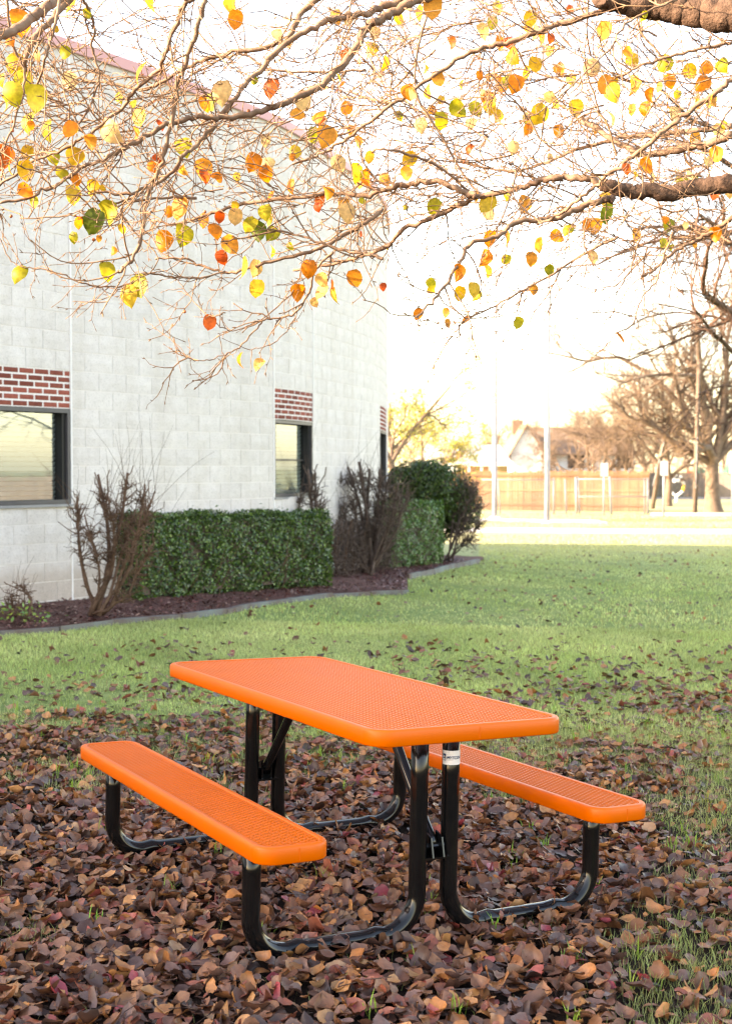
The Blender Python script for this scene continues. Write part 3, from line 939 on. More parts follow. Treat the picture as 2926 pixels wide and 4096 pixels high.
def litter():
    var = []
    for k in range(24):
        V, Fc = leaf_verts(1.0, .84, 100 + k, 4, 5, .10 if k % 3 else .28, .05, ragged=.13)
        var.append((V, Fc))
    pts = []
    def sample(n, y0, y1, dens_fn, sc=1.0):
        y = y0 + (y1 - y0) * rng.random(n); x = (rng.random(n) * 2 - 1) * (y * .30 + .45)
        keep = rng.random(n) < dens_fn(x, y); return np.stack([x[keep], y[keep], np.full(keep.sum(), sc)], 1)
    pts.append(sample(37000, 3.1, 8.6, lambda x, y: np.maximum(np.clip(1.0 - 1.0 * grass_patch(x, y), .05, 1), np.interp(y, [3.5, 6.5, 8.6], [.30, .22, .48])) * (y * .30 + .45) / 3.03 * np.interp(y, [6.8, 7.8, 8.6], [1, .8, .62])))
    pts.append(sample(12000, 8.6, 13, lambda x, y: np.clip(np.interp(y, [8.6, 9.4, 10.5, 13], [.85, .5, .26, .06]) * (1 + .30 * np.sin(x * 2 + y) + .25 * np.sin(x * 5.3 - y * 3.1)) * (1 + .22 * x) * (1 - .35 * grass_patch(x, y)), .015, 1)))
    pts.append(sample(4000, 13, 31, lambda x, y: np.clip(.15 + .05 * x, .03, .4)))
    # leaves blown against and over the ground runs of the table frame
    lean_ = []
    for a in (A_, -A_):
        for sg in (-1, 1):
            for _ in range(26):
                b_ = sg * rng.uniform(.12, .62); w = TM @ Vector((a + rng.normal(.01, .035), b_, 0)); lean_.append((w.x, w.y, 2.0))
    pts.append(np.array(lean_))
    P = np.concatenate(pts); n = len(P)
    # keep clear of the inside of posts
    size = np.where(rng.random(n) < .22, rng.uniform(.018, .040, n), rng.normal(.0600, .012, n).clip(.034, .090))
    dist = np.hypot(P[:, 0], P[:, 1])
    order = np.argsort(P[:, 1] - rng.random(n) * .8)
    top = None
    allV = []; allF = []; allC = []; off = 0
    mats = {}
    infr = np.abs(P[:, 0] / P[:, 1]) < .262
    lowest = P[:, 1] > 3.85
    cand = [i for i in order if infr[i] and lowest[i]][:290]
    chosen = set(cand)
    meshes = {}
    for i in range(n):
        x, y = P[i, 0], P[i, 1]
        s = size[i]; k = int(rng.integers(24))
        dense = 1 - float(grass_patch(x, y))
        lift = (.006 + rng.random() * .030 * (dense if y < 9 else .5)) + (.012 if y > 9 else 0)
        if i in chosen: lift += .016
        rx, ry, rz = rng.normal(0, .36), rng.normal(0, .36), rng.uniform(0, 2 * PI)
        if P[i, 2] > 1.5: lift = rng.uniform(.02, .055); rx, ry = rng.normal(0, .7), rng.normal(0, .6)
        R = np.array(Euler((rx, ry, rz)).to_matrix())
        q = rng.random(); c = BROWNS[int(rng.integers(len(BROWNS)))]
        if q > .93: c = ODD[int(rng.integers(len(ODD)))]
        if y > 9: c = tuple(v * .8 for v in c)
        sh = rng.uniform(.75, 1.3)
        z = gz(x, y) + lift
        if i in chosen:
            ci = int(rng.integers(len(BROWNS))) if q <= .93 else 100 + int(rng.integers(len(ODD)))
            key = (k % 8, ci)
            if key not in meshes:
                V, Fc = var[k % 8]; cc = BROWNS[ci] if ci < 100 else ODD[ci - 100]
                me = np_mesh('fallen_leaf', V, Fc, np.tile(np.array(cc), (len(V), 1)), True); me.materials.append(M['litter']); meshes[key] = me
            o = bpy.data.objects.new('fallen_leaf', meshes[key]); col.objects.link(o)
            o.matrix_basis = Matrix.LocRotScale(Vector((x, y, z)), Euler((rx, ry, rz)), Vector((s, s, s)))
            px = x / y * F + 1463; row = 'at the bottom edge' if y < 4.05 else 'in the lowest rows of leaves' if y < 4.25 else 'nearer the table legs'
            side_ = 'left corner' if px < 600 else 'below the left bench' if px < 1150 else 'centre' if px < 1750 else 'right of centre' if px < 2350 else 'right corner'
            nm = NAMES[ci] if ci < 100 else ['pale orange tan', 'dark red', 'crimson', 'bright orange', 'pale tan'][ci - 100]
            lab = nm + ' fallen leaf ' + row + ', ' + side_
            tag(o, lab, 'leaf', 'fallen leaves in the foreground')
            continue
        V, Fc = var[k]
        allV.append((V * s) @ R.T + np.array([x, y, z])); allF.append(Fc + off); off += len(V)
        allC.append(np.tile(np.array(c) * sh, (len(V), 1)))
    me = np_mesh('leaf_litter', np.concatenate(allV), np.concatenate(allF), np.concatenate(allC), True)
    tag(link('leaf_litter', me, M['litter']), 'brown fallen leaves strewn thickly round the table and thinly over the lawn', 'leaf litter', kind='stuff')
litter()

def litter_sticks():
    T = None; n = 0; V = []; Fc = []; off = 0
    for _ in range(1500):
        y = rng.uniform(3.5, 8.5); x = rng.uniform(-.3, .3) * y; a = rng.uniform(0, 2 * PI); L = rng.uniform(.02, .05) if rng.random() < .93 else rng.uniform(.08, .22); r = .0007 if L < .06 else .0018
        z = gz(x, y) + rng.uniform(.015, .05); d = np.array([math.cos(a), math.sin(a), rng.normal(0, .35)]); b = np.array([-d[1], d[0], 0]); c = np.array([0, 0, 1.0])
        P = [np.array([x, y, z]) + d * L * t + b * L * .12 * math.sin(3 * t) for t in (0, .5, 1)]
        for p in P: V += [p + b * r, p - b * r * .5 + c * r * .87, p - b * r * .5 - c * r * .87]
        for i in range(2):
            for j in range(3): Fc.append((off + i * 3 + j, off + i * 3 + (j + 1) % 3, off + i * 3 + 3 + (j + 1) % 3, off + i * 3 + 3 + j))
        off += 9
    me = np_mesh('leaf_stalks', np.array(V), np.array(Fc), np.tile(np.array([.07, .035, .025]), (len(V), 1)))
    tag(link('litter_stalks', me, M['litter']), 'thin dark stalks and twiglets lying in the leaf litter', 'leaf litter', kind='stuff')
litter_sticks()

# ------------------------------------------------------------------ grass
def grass():
    def blades(n, y0, y1, h, w, dens, patch=False, power=1.0):
        y = y0 + (y1 - y0) * rng.random(n) ** power; hw = y * .285 + .35
        x = (rng.random(n) * 2 - 1) * hw
        keep = rng.random(n) < dens(x, y) * hw / hw.max()
        # not in the mulch bed or building
        ex = np.array([p.x for p in E1 + E2]); ey = np.array([p.y for p in E1 + E2]); px = x / y; epx = ex / ey
        lim = np.interp(px, epx, ey, left=99, right=999)
        keep &= ~((y > lim - .02) & (px < epx[-1]))
        x, y = x[keep], y[keep]; m = len(x)
        hh = h * rng.uniform(.5, 1.35, m); ww = w * rng.uniform(.7, 1.3, m)
        a = rng.uniform(0, 2 * PI, m); lean = rng.uniform(.1, .9, m) * hh; la = rng.uniform(0, 2 * PI, m)
        z = gzv(x, y) - .004
        dx, dy = np.cos(a) * ww / 2, np.sin(a) * ww / 2
        V = np.zeros((m, 5, 3))
        V[:, 0] = np.stack([x - dx, y - dy, z], 1); V[:, 1] = np.stack([x + dx, y + dy, z], 1)
        mx, my, mz = x + np.cos(la) * lean * .35, y + np.sin(la) * lean * .35, z + hh * .6
        V[:, 2] = np.stack([mx + dx * .7, my + dy * .7, mz], 1); V[:, 3] = np.stack([mx - dx * .7, my - dy * .7, mz], 1)
        V[:, 4] = np.stack([x + np.cos(la) * lean, y + np.sin(la) * lean, z + hh], 1)
        return V, x, y
    big_n = lambda x, y: .5 + .28 * np.sin(x * 1.1 + .5 * np.sin(y * .8)) * np.sin(y * .9 + .7 * x) + .22 * np.sin(x * 3.7 + y * 1.9) * np.sin(y * 2.9 - x)
    parts = [blades(150000, 3.2, 8.5, .042, .0028, lambda x, y: np.clip(grass_patch(x, y) * 1.1 + .015, 0, 1)),
             blades(210000, 8.0, 14.5, .036, .0042, lambda x, y: np.clip(.25 + grass_patch(x, y), 0, 1)),
             blades(230000, 14, 36, .036, .0085, lambda x, y: np.ones_like(x)),
             blades(90000, 36, 62, .05, .022, lambda x, y: np.ones_like(x) * (np.abs((y - 43.2)) > 1.6))]
    V = np.concatenate([p[0] for p in parts]); x = np.concatenate([p[1] for p in parts]); y = np.concatenate([p[2] for p in parts])
    m = len(V); b = big_n(x, y)[:, None]
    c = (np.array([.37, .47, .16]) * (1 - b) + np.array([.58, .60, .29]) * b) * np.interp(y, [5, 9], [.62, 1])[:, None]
    pat = (np.sin(x * 1.9 + 2.0 * np.sin(y * .7)) * np.sin(y * 1.3 + x * .6) + .5 * np.sin(x * 5.1 - y * 2.2) * np.sin(y * 4.3 + 1.7 * x))[:, None]
    c = c * (1 + .22 * pat)
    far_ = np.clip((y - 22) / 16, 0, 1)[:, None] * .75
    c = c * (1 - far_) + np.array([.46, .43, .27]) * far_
    c = c * rng.uniform(.55, 1.4, (m, 1))
    dry = rng.random(m) < np.clip(.12 + .12 * pat[:, 0], .02, .4); c[dry] = np.array([.33, .27, .13]) * rng.uniform(.6, 1.2, (dry.sum(), 1))
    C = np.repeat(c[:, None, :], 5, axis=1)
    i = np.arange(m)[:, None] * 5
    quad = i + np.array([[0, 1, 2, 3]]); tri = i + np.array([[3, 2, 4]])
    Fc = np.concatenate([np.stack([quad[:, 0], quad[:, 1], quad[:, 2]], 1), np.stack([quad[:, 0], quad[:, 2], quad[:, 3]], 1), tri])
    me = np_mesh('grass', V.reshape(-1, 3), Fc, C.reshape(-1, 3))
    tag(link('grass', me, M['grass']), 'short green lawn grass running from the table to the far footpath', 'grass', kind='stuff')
grass()
# a few low clover-like weeds and longer tufts between the near leaves
def tufts():
    mb = MB()
    n = 0
    while n < 120:
        y = rng.uniform(3.7, 9); x = rng.uniform(-.27, .27) * y
        if rng.random() > float(grass_patch(x, y)) + .12: continue
        n += 1
        c = (.2 * rng.uniform(.8, 1.4), .32 * rng.uniform(.8, 1.3), .06)
        for _ in range(int(rng.integers(4, 9))):
            a = rng.uniform(0, 2 * PI); h = rng.uniform(.04, .10); l = rng.uniform(.01, .06); w = .0022
            bx, by = x + rng.normal(0, .012), y + rng.normal(0, .012); z = gz(bx, by)
            dx, dy = -math.sin(a) * w, math.cos(a) * w; ex, ey = math.cos(a) * l, math.sin(a) * l
            V = [(bx - dx, by - dy, z), (bx + dx, by + dy, z), (bx + ex * .4 + dx, by + ey * .4 + dy, z + h * .6), (bx + ex * .4 - dx, by + ey * .4 - dy, z + h * .6), (bx + ex, by + ey, z + h * .9)]
            mb.add(V, [(0, 1, 2, 3), (3, 2, 4)], c)
    o = mb.build('grass_tufts', M['grass']); tag(o, 'longer bright green grass tufts poking through the brown leaves', 'grass', kind='stuff')
tufts()

# ------------------------------------------------------------------ woody growth
def wobble(p0, d, L, n, bend, up=0.0, rr=rng):
    """polyline from p0 along d with random bends"""
    P = [np.array(p0, float)]; d = np.array(d, float); d /= np.linalg.norm(d)
    st = L / n
    for _ in range(n):
        d = d + rr.normal(0, bend, 3) + np.array([0, 0, up]); d /= np.linalg.norm(d)
        P.append(P[-1] + d * st)
    return np.array(P)
def perp_dir(t, spread, rr=rng):
    t = t / (np.linalg.norm(t) + 1e-9); r = rr.normal(size=3); r -= t * np.dot(r, t); r /= (np.linalg.norm(r) + 1e-9)
    return t * math.cos(spread) + r * math.sin(spread)
class Tubes:
    """many thin tubes gathered as arrays"""
    def __init__(s): s.V = []; s.F = []; s.n = 0
    def add(s, P, r0, r1, k=4):
        n = len(P); T = np.gradient(P, axis=0); T /= (np.linalg.norm(T, axis=1)[:, None] + 1e-9)
        a = np.array([0, 0, 1.0]) if abs(T[0][2]) < .8 else np.array([1.0, 0, 0])
        N = np.cross(T, a); N /= (np.linalg.norm(N, axis=1)[:, None] + 1e-9); B = np.cross(T, N)
        ang = np.arange(k) * 2 * PI / k
        r = np.linspace(r0, r1, n) if np.isscalar(r0) else np.asarray(r0)
        V = P[:, None, :] + r[:, None, None] * (np.cos(ang)[None, :, None] * N[:, None, :] + np.sin(ang)[None, :, None] * B[:, None, :])
        s.V.append(V.reshape(-1, 3))
        i = np.arange(n - 1)[:, None] * k; j = np.arange(k)[None, :]
        a0 = (i + j).ravel() + s.n; b0 = (i + (j + 1) % k).ravel() + s.n
        s.F.append(np.stack([a0, b0, b0 + k, a0 + k], 1)); s.n += n * k
    def build(s, name, mat, parent=None, smooth=True):
        me = np_mesh(name, np.concatenate(s.V), np.concatenate(s.F), None, smooth)
        return link(name, me, mat, parent)

# ---- the tree whose limbs hang over the table
tree = empty('pear_tree', (2.9, 5.9, gz(2.9, 5.9)), 'bare branched tree with last yellow and orange leaves hanging over the table', 'tree')
def R1(*p): return [(.5 * a, .5 * b) for a, b in p]
def R2(*p): return [(812 + .5 * a, .5 * b) for a, b in p]
def R3(*p): return [(.5 * a, 499.5 + .5 * b) for a, b in p]
def R4(*p): return [(812 + .5 * a, 555 + .5 * b) for a, b in p]
LIMBS = [  # (points u v, start width, end width, start depth, end depth) ; widths in u units
 (R2((1800,90),(1624,70),(1500,58),(1400,44),(1300,34),(1200,26),(1110,8),(1040,-6)), 82, 40, 4.9, 5.05, 'rough'),
 (R2((1800,790),(1624,812),(1500,832),(1350,852),(1200,852),(1100,832),(1050,818)), 46, 27, 4.9, 5.2, 'rough'),
 (R2((1110,8),(1040,50),(880,100),(760,140),(640,185),(540,205),(450,240),(340,310),(220,390),(100,480),(0,555))+R1((1500,640),(1400,690),(1300,730)), 15, 5, 5.05, 5.5, ''),
 (R2((1750,250),(1624,350),(1540,420),(1440,490),(1340,560),(1240,650),(1130,740),(1040,800),(960,870),(900,920),(830,960),(760,1000)), 15, 5, 4.4, 4.8, ''),
 (R2((1060,820),(1000,800),(900,785),(800,795),(700,830),(580,855),(460,890),(330,950),(170,1020),(100,1090),(0,1130))+R3((1560,150),(1450,180),(1300,200)), 18, 6, 5.2, 5.6, ''),
 (R2((490,870),(430,850),(330,810),(200,815),(80,840),(0,870))+R1((1450,860),(1250,885),(1080,905),(940,945),(830,980),(760,1000),(690,980)), 15, 5, 5.35, 5.5, ''),
 (R2((1100,880),(1060,885),(960,915),(870,960),(780,975),(650,990),(600,1040),(460,1090),(430,1137))+R4((350,160),(300,220),(220,300)), 17, 5, 5.25, 4.9, ''),
 (R2((1750,940),(1624,970),(1580,1000),(1480,1060),(1380,1110),(1290,1190),(1220,1230)), 13, 5, 5.6, 5.9, ''),
 (R2((600,-60),(400,-40),(220,0),(150,40),(70,80),(0,120))+R1((1580,210),(1500,310),(1420,380),(1300,440),(1170,490),(1000,520),(880,520),(740,555),(640,610),(550,660),(480,700),(350,750),(260,820),(150,870),(0,900)), 23, 6, 4.7, 4.5, ''),
 (R2((420,-50),(200,0),(60,30))+R1((1624,60),(1500,80),(1400,115),(1260,200),(1130,330),(1050,420),(960,540),(900,620),(820,690),(740,790),(650,830),(560,860),(430,850)), 18, 6, 4.9, 4.6, ''),
 (R1((1500,-60),(1340,50),(1290,150),(1210,200),(1000,240),(850,290),(740,350),(640,400),(500,370),(340,350)), 15, 5, 5.3, 5.5, ''),
 (R1((930,-80),(840,0),(790,80),(740,220),(700,310),(600,400),(540,480),(400,590),(300,650),(150,720),(0,820),(-60,860)), 12, 5, 4.2, 4.5, ''),
 (R1((930,-60),(910,0),(870,150),(820,290),(790,370),(770,500),(730,680),(690,780),(660,860),(640,1000))+R3((600,130),(560,180),(530,210)), 12, 7, 4.3, 4.4, ''),
 (R1((360,-60),(380,20),(420,100),(410,220),(440,330),(410,450),(350,560),(300,620)), 8, 4, 4.3, 4.5, ''),
 (R1((340,-70),(250,0),(180,50),(100,110),(0,160),(-80,190)), 24, 20, 4.4, 4.3, ''),
 (R1((330,-30),(240,80),(170,150),(130,220),(110,330)), 18, 9, 4.9, 5.0, ''),
 (R1((270,-40),(255,60),(220,200),(180,320),(170,400)), 8, 5, 4.4, 4.4, ''),
 (R1((1700,930),(1624,985),(1500,1060),(1400,1110))+R3((1200,165),(1060,205),(1000,210),(900,185),(820,150),(690,152)), 11, 4, 5.3, 5.1, ''),
 (R3((1700,150),(1624,130),(1550,120),(1400,70),(1250,30),(1110,50),(980,75)), 8, 3.5, 5.0, 4.9, ''),
 (R3((1480,120),(1400,200),(1370,300),(1300,400),(1180,420),(1150,445),(1060,545),(1000,575),(900,605),(830,590),(795,560)), 6, 1.8, 5.2, 5.1, ''),
 (R3((1360,120),(1330,220),(1300,290),(1190,400),(1060,465),(1000,460),(950,430)), 4, 1.8, 5.2, 5.3, ''),
 (R3((1330,360),(1280,460),(1200,530),(1110,555)), 3, 1.8, 5.2, 5.2, ''),
 (R3((1000,205),(880,235),(760,230),(650,220),(560,265),(450,275),(370,260),(250,210),(130,190),(50,160),(0,60)), 4.5, 2.5, 5.0, 4.8, ''),
 (R3((560,265),(480,320),(350,348)), 3, 1.8, 4.9, 4.9, ''),
 (R3((1000,390),(920,400),(840,310),(780,240)), 3, 1.8, 5.0, 5.0, ''),
 (R4((1120,-60),(1000,0),(850,90),(700,180),(550,260),(440,310),(380,380),(290,415)), 7, 1.8, 5.6, 5.7, ''),
 (R4((1360,-80),(1324,20),(1290,130),(1220,220),(1180,330),(1110,370),(1050,440),(960,510)), 5, 1.6, 5.0, 5.1, ''),
 (R4((1180,290),(1075,275),(930,285),(870,290)), 3, 1.5, 5.05, 5.1, ''),
 (R4((720,170),(690,260),(640,340),(600,420)), 2.5, 1.3, 5.6, 5.6, ''),
 (R2((1624,190),(1500,215),(1350,250),(1200,300),(1100,350),(980,370),(850,350),(700,310),(560,330),(420,380)), 8, 3, 5.8, 6.0, ''),
 (R2((1624,600),(1500,640),(1400,660),(1250,690),(1130,640),(1000,560),(950,530)), 20, 12, 6.6, 6.9, ''),
 (R2((1624,560),(1450,580),(1300,600),(1150,610),(950,660),(800,720),(650,760),(500,740),(330,700)), 14, 3, 6.6, 7.2, ''),
 (R1((20,-40),(60,200),(110,330),(80,500),(20,650),(-40,760)), 7, 4, 4.6, 4.7, ''),
 (R1((1624,310),(1400,320),(1200,310),(1060,240),(860,330),(640,480),(500,560),(330,500),(200,420)), 6, 3, 5.6, 5.8, ''),
 (R1((1624,560),(1500,600),(1320,620),(1180,600),(1020,560)), 5, 3, 5.5, 5.8, ''),
 (R1((870,880),(750,880),(560,900),(520,970),(350,960),(90,970)), 8, 3, 5.0, 4.8, ''),
 (R1((640,850),(500,900),(380,780),(250,700),(120,620),(0,640)), 5, 3, 4.7, 4.7, ''),
 (R2((300,0),(240,180),(220,400),(330,600),(450,800),(520,870)), 5, 6, 5.4, 5.4, ''),
 (R2((1624,1080),(1500,1010),(1380,1000),(1250,1080),(1100,1137)), 6, 3, 6.2, 6.4, ''),
 (R1((1560,0),(1500,260),(1460,500),(1400,620),(1290,700)), 4, 2, 4.6, 4.7, ''),
 (R2((1380,0),(1170,90),(1080,220),(960,330),(800,480),(690,540)), 6, 2.5, 4.3, 4.4, ''),
 (R2((0,690),(60,660),(200,690),(320,740),(460,850)), 5, 6, 5.3, 5.35, ''),
]
tw = Tubes(); tips = []; tipk = []
branch_pts = []
for li, (uv, w0, w1, D0, D1, kind) in enumerate(LIMBS):
    n = len(uv); L3 = []
    for i, (u, v) in enumerate(uv):
        t = i / (n - 1); D = D0 + (D1 - D0) * t + .10 * math.sin(3 * t + li)
        L3.append(at(u, v, D))
    P = catmull(L3, 6)
    m = len(P)
    Pn = np.array([tuple(p) for p in P])
    Pn[1:-1] += rng.normal(0, .0018 + .0001 * min(w0, 20), (m - 2, 3))
    rad = np.array([(w0 + (w1 - w0) * (i / (m - 1)) ** .85) * 1.8017 * .5 / F * Pn[i][1] for i in range(m)])
    rad = np.maximum(rad, .0015) * (1 + (.06 if w0 < 20 else .02) * np.sin(np.arange(m) * 1.1 + li) + rng.normal(0, .035 if w0 < 20 else .012, m))
    mb = MB(); kk = 20 if kind == 'rough' else 10 if w0 > 10 else 6
    mb.tube(Pn, list(rad), kk)
    if kind == 'rough':
        V = mb.v[0]; c = np.repeat(Pn, kk, axis=0); dirv = V - c
        ang = np.tile(np.arange(kk), m); mb.v[0] = c + dirv * (1 + .025 * np.sin(ang * 2.4)[:, None] + rng.normal(0, .022, (len(V), 1)))
    mb.build('limb' if w0 > 14 else 'branch', M['bark'] if kind == 'rough' else M['limb'], tree, smooth=True)
    branch_pts.append((Pn, rad, w0))
# trunk off to the right, with the limbs running into it
tb = Vector((2.9, 5.9, gz(2.9, 5.9)))
def trunk():
    mb = MB(); pts = [tb + Vector((.02 * k, -.02 * k, .5 * k)) for k in range(8)]
    mb.tube(pts, [.30, .22, .20, .19, .185, .18, .16, .13], 20); mb.build('trunk', M['bark'], tree, smooth=True)
    for a in (0, 1, 3, 7):
        p = Vector(branch_pts[a][0][0]); r = branch_pts[a][1][0]
        q = tb + Vector((.08, -.08, max(1.0, p.z - .35)))
        mb = MB(); mb.tube([q, q.lerp(p, .5) + Vector((0, 0, .04)), p], [r * 1.5, r * 1.2, r], 12); mb.build('limb', M['bark'] if a < 2 else M['limb'], tree, smooth=True)
trunk()
# twigs: knobbly side shoots with buds, sprouting from every branch
allend = []
def spur(P, r, depth):
    """buds and short spurs along a twig"""
    m = len(P)
    for i in range(1, m):
        if rng.random() < (.6 if depth else .45):
            t = P[i] - P[i - 1]; d = perp_dir(t, rng.uniform(.5, 1.0)); L = rng.uniform(.008, .026)
            b = np.array([P[i], P[i] + d * L * .55, P[i] + d * L])
            rb = max(r, .0013); tw.add(b, np.array([rb * .8, rb * 1.35, .0004]), 0, 4)
    t = P[-1] - P[-2]; t /= np.linalg.norm(t)
    tw.add(np.array([P[-1], P[-1] + t * .006, P[-1] + t * .014]), np.array([r * .9, r * 1.5, .0004]), 0, 3)
for (Pn, rad, w0) in branch_pts:
    seg = np.linalg.norm(np.diff(Pn, axis=0), axis=1); m = len(Pn)
    tot = seg.sum()
    nt_ = int(tot / (.046 if w0 < 10 else .055))
    if w0 > 40: nt_ = 4
    for _ in range(nt_):
        i = int(rng.integers(1, m)); f = rng.random(); p = Pn[i - 1] * (1 - f) + Pn[i] * f
        t = Pn[i] - Pn[i - 1]
        d = perp_dir(t, rng.uniform(.5, 1.25)); d[2] += .05; d[1] *= .8
        # the lower fringe stays open, as in the photograph
        zrel = (p[2] - EYE) / p[1]
        L = rng.uniform(.10, .42) if w0 > 5 else rng.uniform(.06, .20)
        if zrel < .13: L *= .6; 
        if zrel < .10 and rng.random() < .35: continue
        r0 = rng.uniform(.0019, .0034) if w0 > 5 else .0017
        P = wobble(p, d, L, max(4, int(L / .035)), .20, .02)
        tw.add(P, r0, r0 * .55, 5); spur(P, r0 * .7, 0); allend.append(P)
        for _k in range(int(rng.integers(1, 4)) if L > .12 else 0):
            j = int(rng.integers(1, len(P))); d2 = perp_dir(P[j] - P[j - 1], rng.uniform(.5, 1.1)); L2 = rng.uniform(.04, .16)
            Q = wobble(P[j], d2, L2, max(3, int(L2 / .03)), .25, .03)
            tw.add(Q, r0 * .65, .0009, 4); spur(Q, .0012, 1); allend.append(Q)
# further, softer twigs of the same crown, 6 to 9 m away, filling the upper right
for _ in range(430):
    u = rng.uniform(780, 1700); v = rng.uniform(-40, 470) if u < 1250 else rng.uniform(-40, 560)
    D = rng.uniform(5.8, 8.6); p = np.array(at(u, v, D))
    d = np.array([-1, rng.normal(0, .5), rng.normal(-.05, .7)]); L = rng.uniform(.2, .65)
    P = wobble(p, d, L, int(L / .045), .22, .0); r0 = rng.uniform(.0026, .0055)
    tw.add(P, r0, r0 * .4, 5); spur(P, r0 * .6, 0); allend.append(P)
    for _k in range(int(rng.integers(2, 6))):
        j = int(rng.integers(1, len(P))); Q = wobble(P[j], perp_dir(P[j] - P[j - 1], rng.uniform(.5, 1.1)), rng.uniform(.08, .3), 6, .2, .02)
        tw.add(Q, r0 * .5, .001, 4); spur(Q, .0014, 1); allend.append(Q)
for _ in range(230):
    u = rng.uniform(-60, 780); v = rng.uniform(-40, 300 + .28 * u) 
    D = rng.uniform(4.6, 6.4); p = np.array(at(u, v, D))
    d = np.array([-1, rng.normal(0, .4), rng.normal(-.1, .5)]); L = rng.uniform(.2, .6)
    P = wobble(p, d, L, int(L / .04), .24, .0); r0 = rng.uniform(.002, .0034)
    tw.add(P, r0, r0 * .4, 5); spur(P, r0 * .6, 0); allend.append(P)
o = tw.build('twigs', M['twig'], tree); o['kind'] = 'stuff'

# leaves still on the tree: where the photograph shows them, hung from the nearest twig
LEAF_COL = {'Y': [(.74, .45, .03), (.80, .55, .07)], 'G': [(.36, .34, .018), (.50, .44, .03)], 'O': [(.78, .25, .02), (.82, .35, .05)], 'R': [(.58, .085, .015), (.66, .13, .025)], 'C': [(.85, .52, .18), (.88, .6, .27)], 'D': [(.10, .14, .015), (.13, .18, .02)]}  # cream set is the orange leaf with sunlight put into its colour
L1 = [(95,95,'O',130),(60,285,'Y',90),(45,180,'O',50),(300,30,'Y',90),(675,15,'Y',80),(1025,20,'O',70),(1045,90,'O',75),(610,315,'O',90),(105,360,'G',120),(55,420,'G',130),(165,440,'G',110),(120,540,'G',110),(310,365,'C',100),(205,580,'G',90),(310,577,'O',70),(15,700,'R',160),(120,680,'Y',60),(115,760,'Y',80),(240,700,'G',60),(335,690,'Y',90),(280,770,'G',60),(340,800,'O',50),(118,850,'O',70),(330,870,'Y',80),(410,840,'Y',70),(487,590,'C',130),(620,525,'Y',80),(603,600,'O',60),(815,650,'G',115),(935,460,'G',125),(980,410,'C',100),(1198,390,'R',90),(1500,385,'R',60),(1510,345,'G',40),(1345,450,'C',90),(1315,510,'O',70),(1410,510,'O',80),(1452,600,'O',120),(1305,680,'Y',60),(1125,720,'O',80),(905,760,'O',90),(960,790,'O',60),(815,755,'O',50),(1190,720,'C',80),(1185,775,'O',70),(1590,770,'G',80),(1600,800,'O',90),(410,990,'D',120),(485,950,'G',110),(798,930,'O',100),(350,990,'O',50),(323,1060,'G',50),(820,1040,'G',120),(725,1075,'O',120),(898,983,'O',60),(975,965,'R',50),(960,1023,'O',70),(1105,1000,'G',70),(1175,940,'G',70),(1195,970,'Y',60),(1145,1030,'D',80),(1210,1035,'G',70),(1045,965,'C',70),(1045,915,'Y',40),(1408,920,'R',40),(1543,945,'C',80),(1200,870,'O',40),(1285,830,'O',60),(1025,1090,'O',80),(505,1115,'O',35),(1215,1115,'Y',50),(1290,1095,'G',35),(750,945,'O',50),(1050,790,'Y',40),(1505,730,'C',70)]
L2 = [(295,30,'O',120),(235,60,'O',80),(145,85,'Y',90),(30,205,'Y',110),(90,285,'O',60),(525,140,'C',110),(600,190,'O',90),(630,185,'R',60),(645,250,'O',80),(1055,140,'O',75),(1180,275,'Y',65),(1165,235,'O',50),(1325,290,'G',80),(1440,320,'Y',70),(1575,290,'G',70),(1510,300,'O',90),(1495,370,'O',90),(1350,362,'O',75),(1260,425,'O',60),(1235,485,'O',60),(1185,385,'O',80),(1090,410,'Y',100),(1060,380,'O',120),(1000,310,'C',80),(860,320,'O',90),(750,290,'Y',70),(715,330,'Y',80),(665,370,'O',80),(607,380,'O',70),(910,355,'Y',50),(185,405,'O',70),(268,405,'O',95),(335,540,'G',95),(412,487,'G',80),(492,485,'G',110),(548,473,'Y',80),(590,510,'Y',60),(295,495,'O',50),(720,530,'G',90),(770,510,'Y',90),(848,450,'Y',80),(932,483,'Y',85),(855,585,'O',100),(720,575,'O',50),(1095,520,'C',70),(1180,490,'O',50),(1370,500,'C',60),(1530,450,'Y',70),(1565,570,'C',60),(1555,690,'O',70),(1460,620,'O',60),(1420,710,'O',60),(1245,740,'O',70),(1270,785,'C',60),(190,712,'Y',75),(85,800,'O',90),(5,800,'O',80),(180,775,'O',60),(15,700,'O',50),(295,920,'G',70),(625,860,'G',90),(535,905,'Y',80),(545,950,'C',80),(710,905,'O',90),(1065,885,'Y',90),(1065,950,'D',95),(1405,805,'G',95),(1468,800,'G',80),(1508,830,'G',60),(985,1000,'O',60),(1018,1005,'O',70),(850,1050,'O',90),(635,1050,'O',70),(765,1090,'O',60),(1345,1000,'G',60),(1322,1083,'G',45),(1355,1105,'G',35),(1200,1045,'O',50),(1580,560,'G',40),(530,1130,'O',40),(1300,390,'O',40),(1340,470,'O',30),(820,170,'R',40),(905,45,'R',40),(420,375,'Y',40)]
L3_ = [(80,215,'G',80),(480,205,'G',80),(568,320,'Y',90),(620,275,'G',110),(985,145,'R',60),(930,435,'R',65),(1095,195,'Y',90),(1140,195,'C',70),(1140,285,'Y',75),(1370,200,'O',75),(1430,245,'C',60),(1322,300,'O',70),(1425,300,'C',70),(1475,265,'R',40),(1475,320,'Y',75),(1395,345,'C',40),(1575,240,'O',75),(1065,600,'O',60),(1148,620,'C',55)]
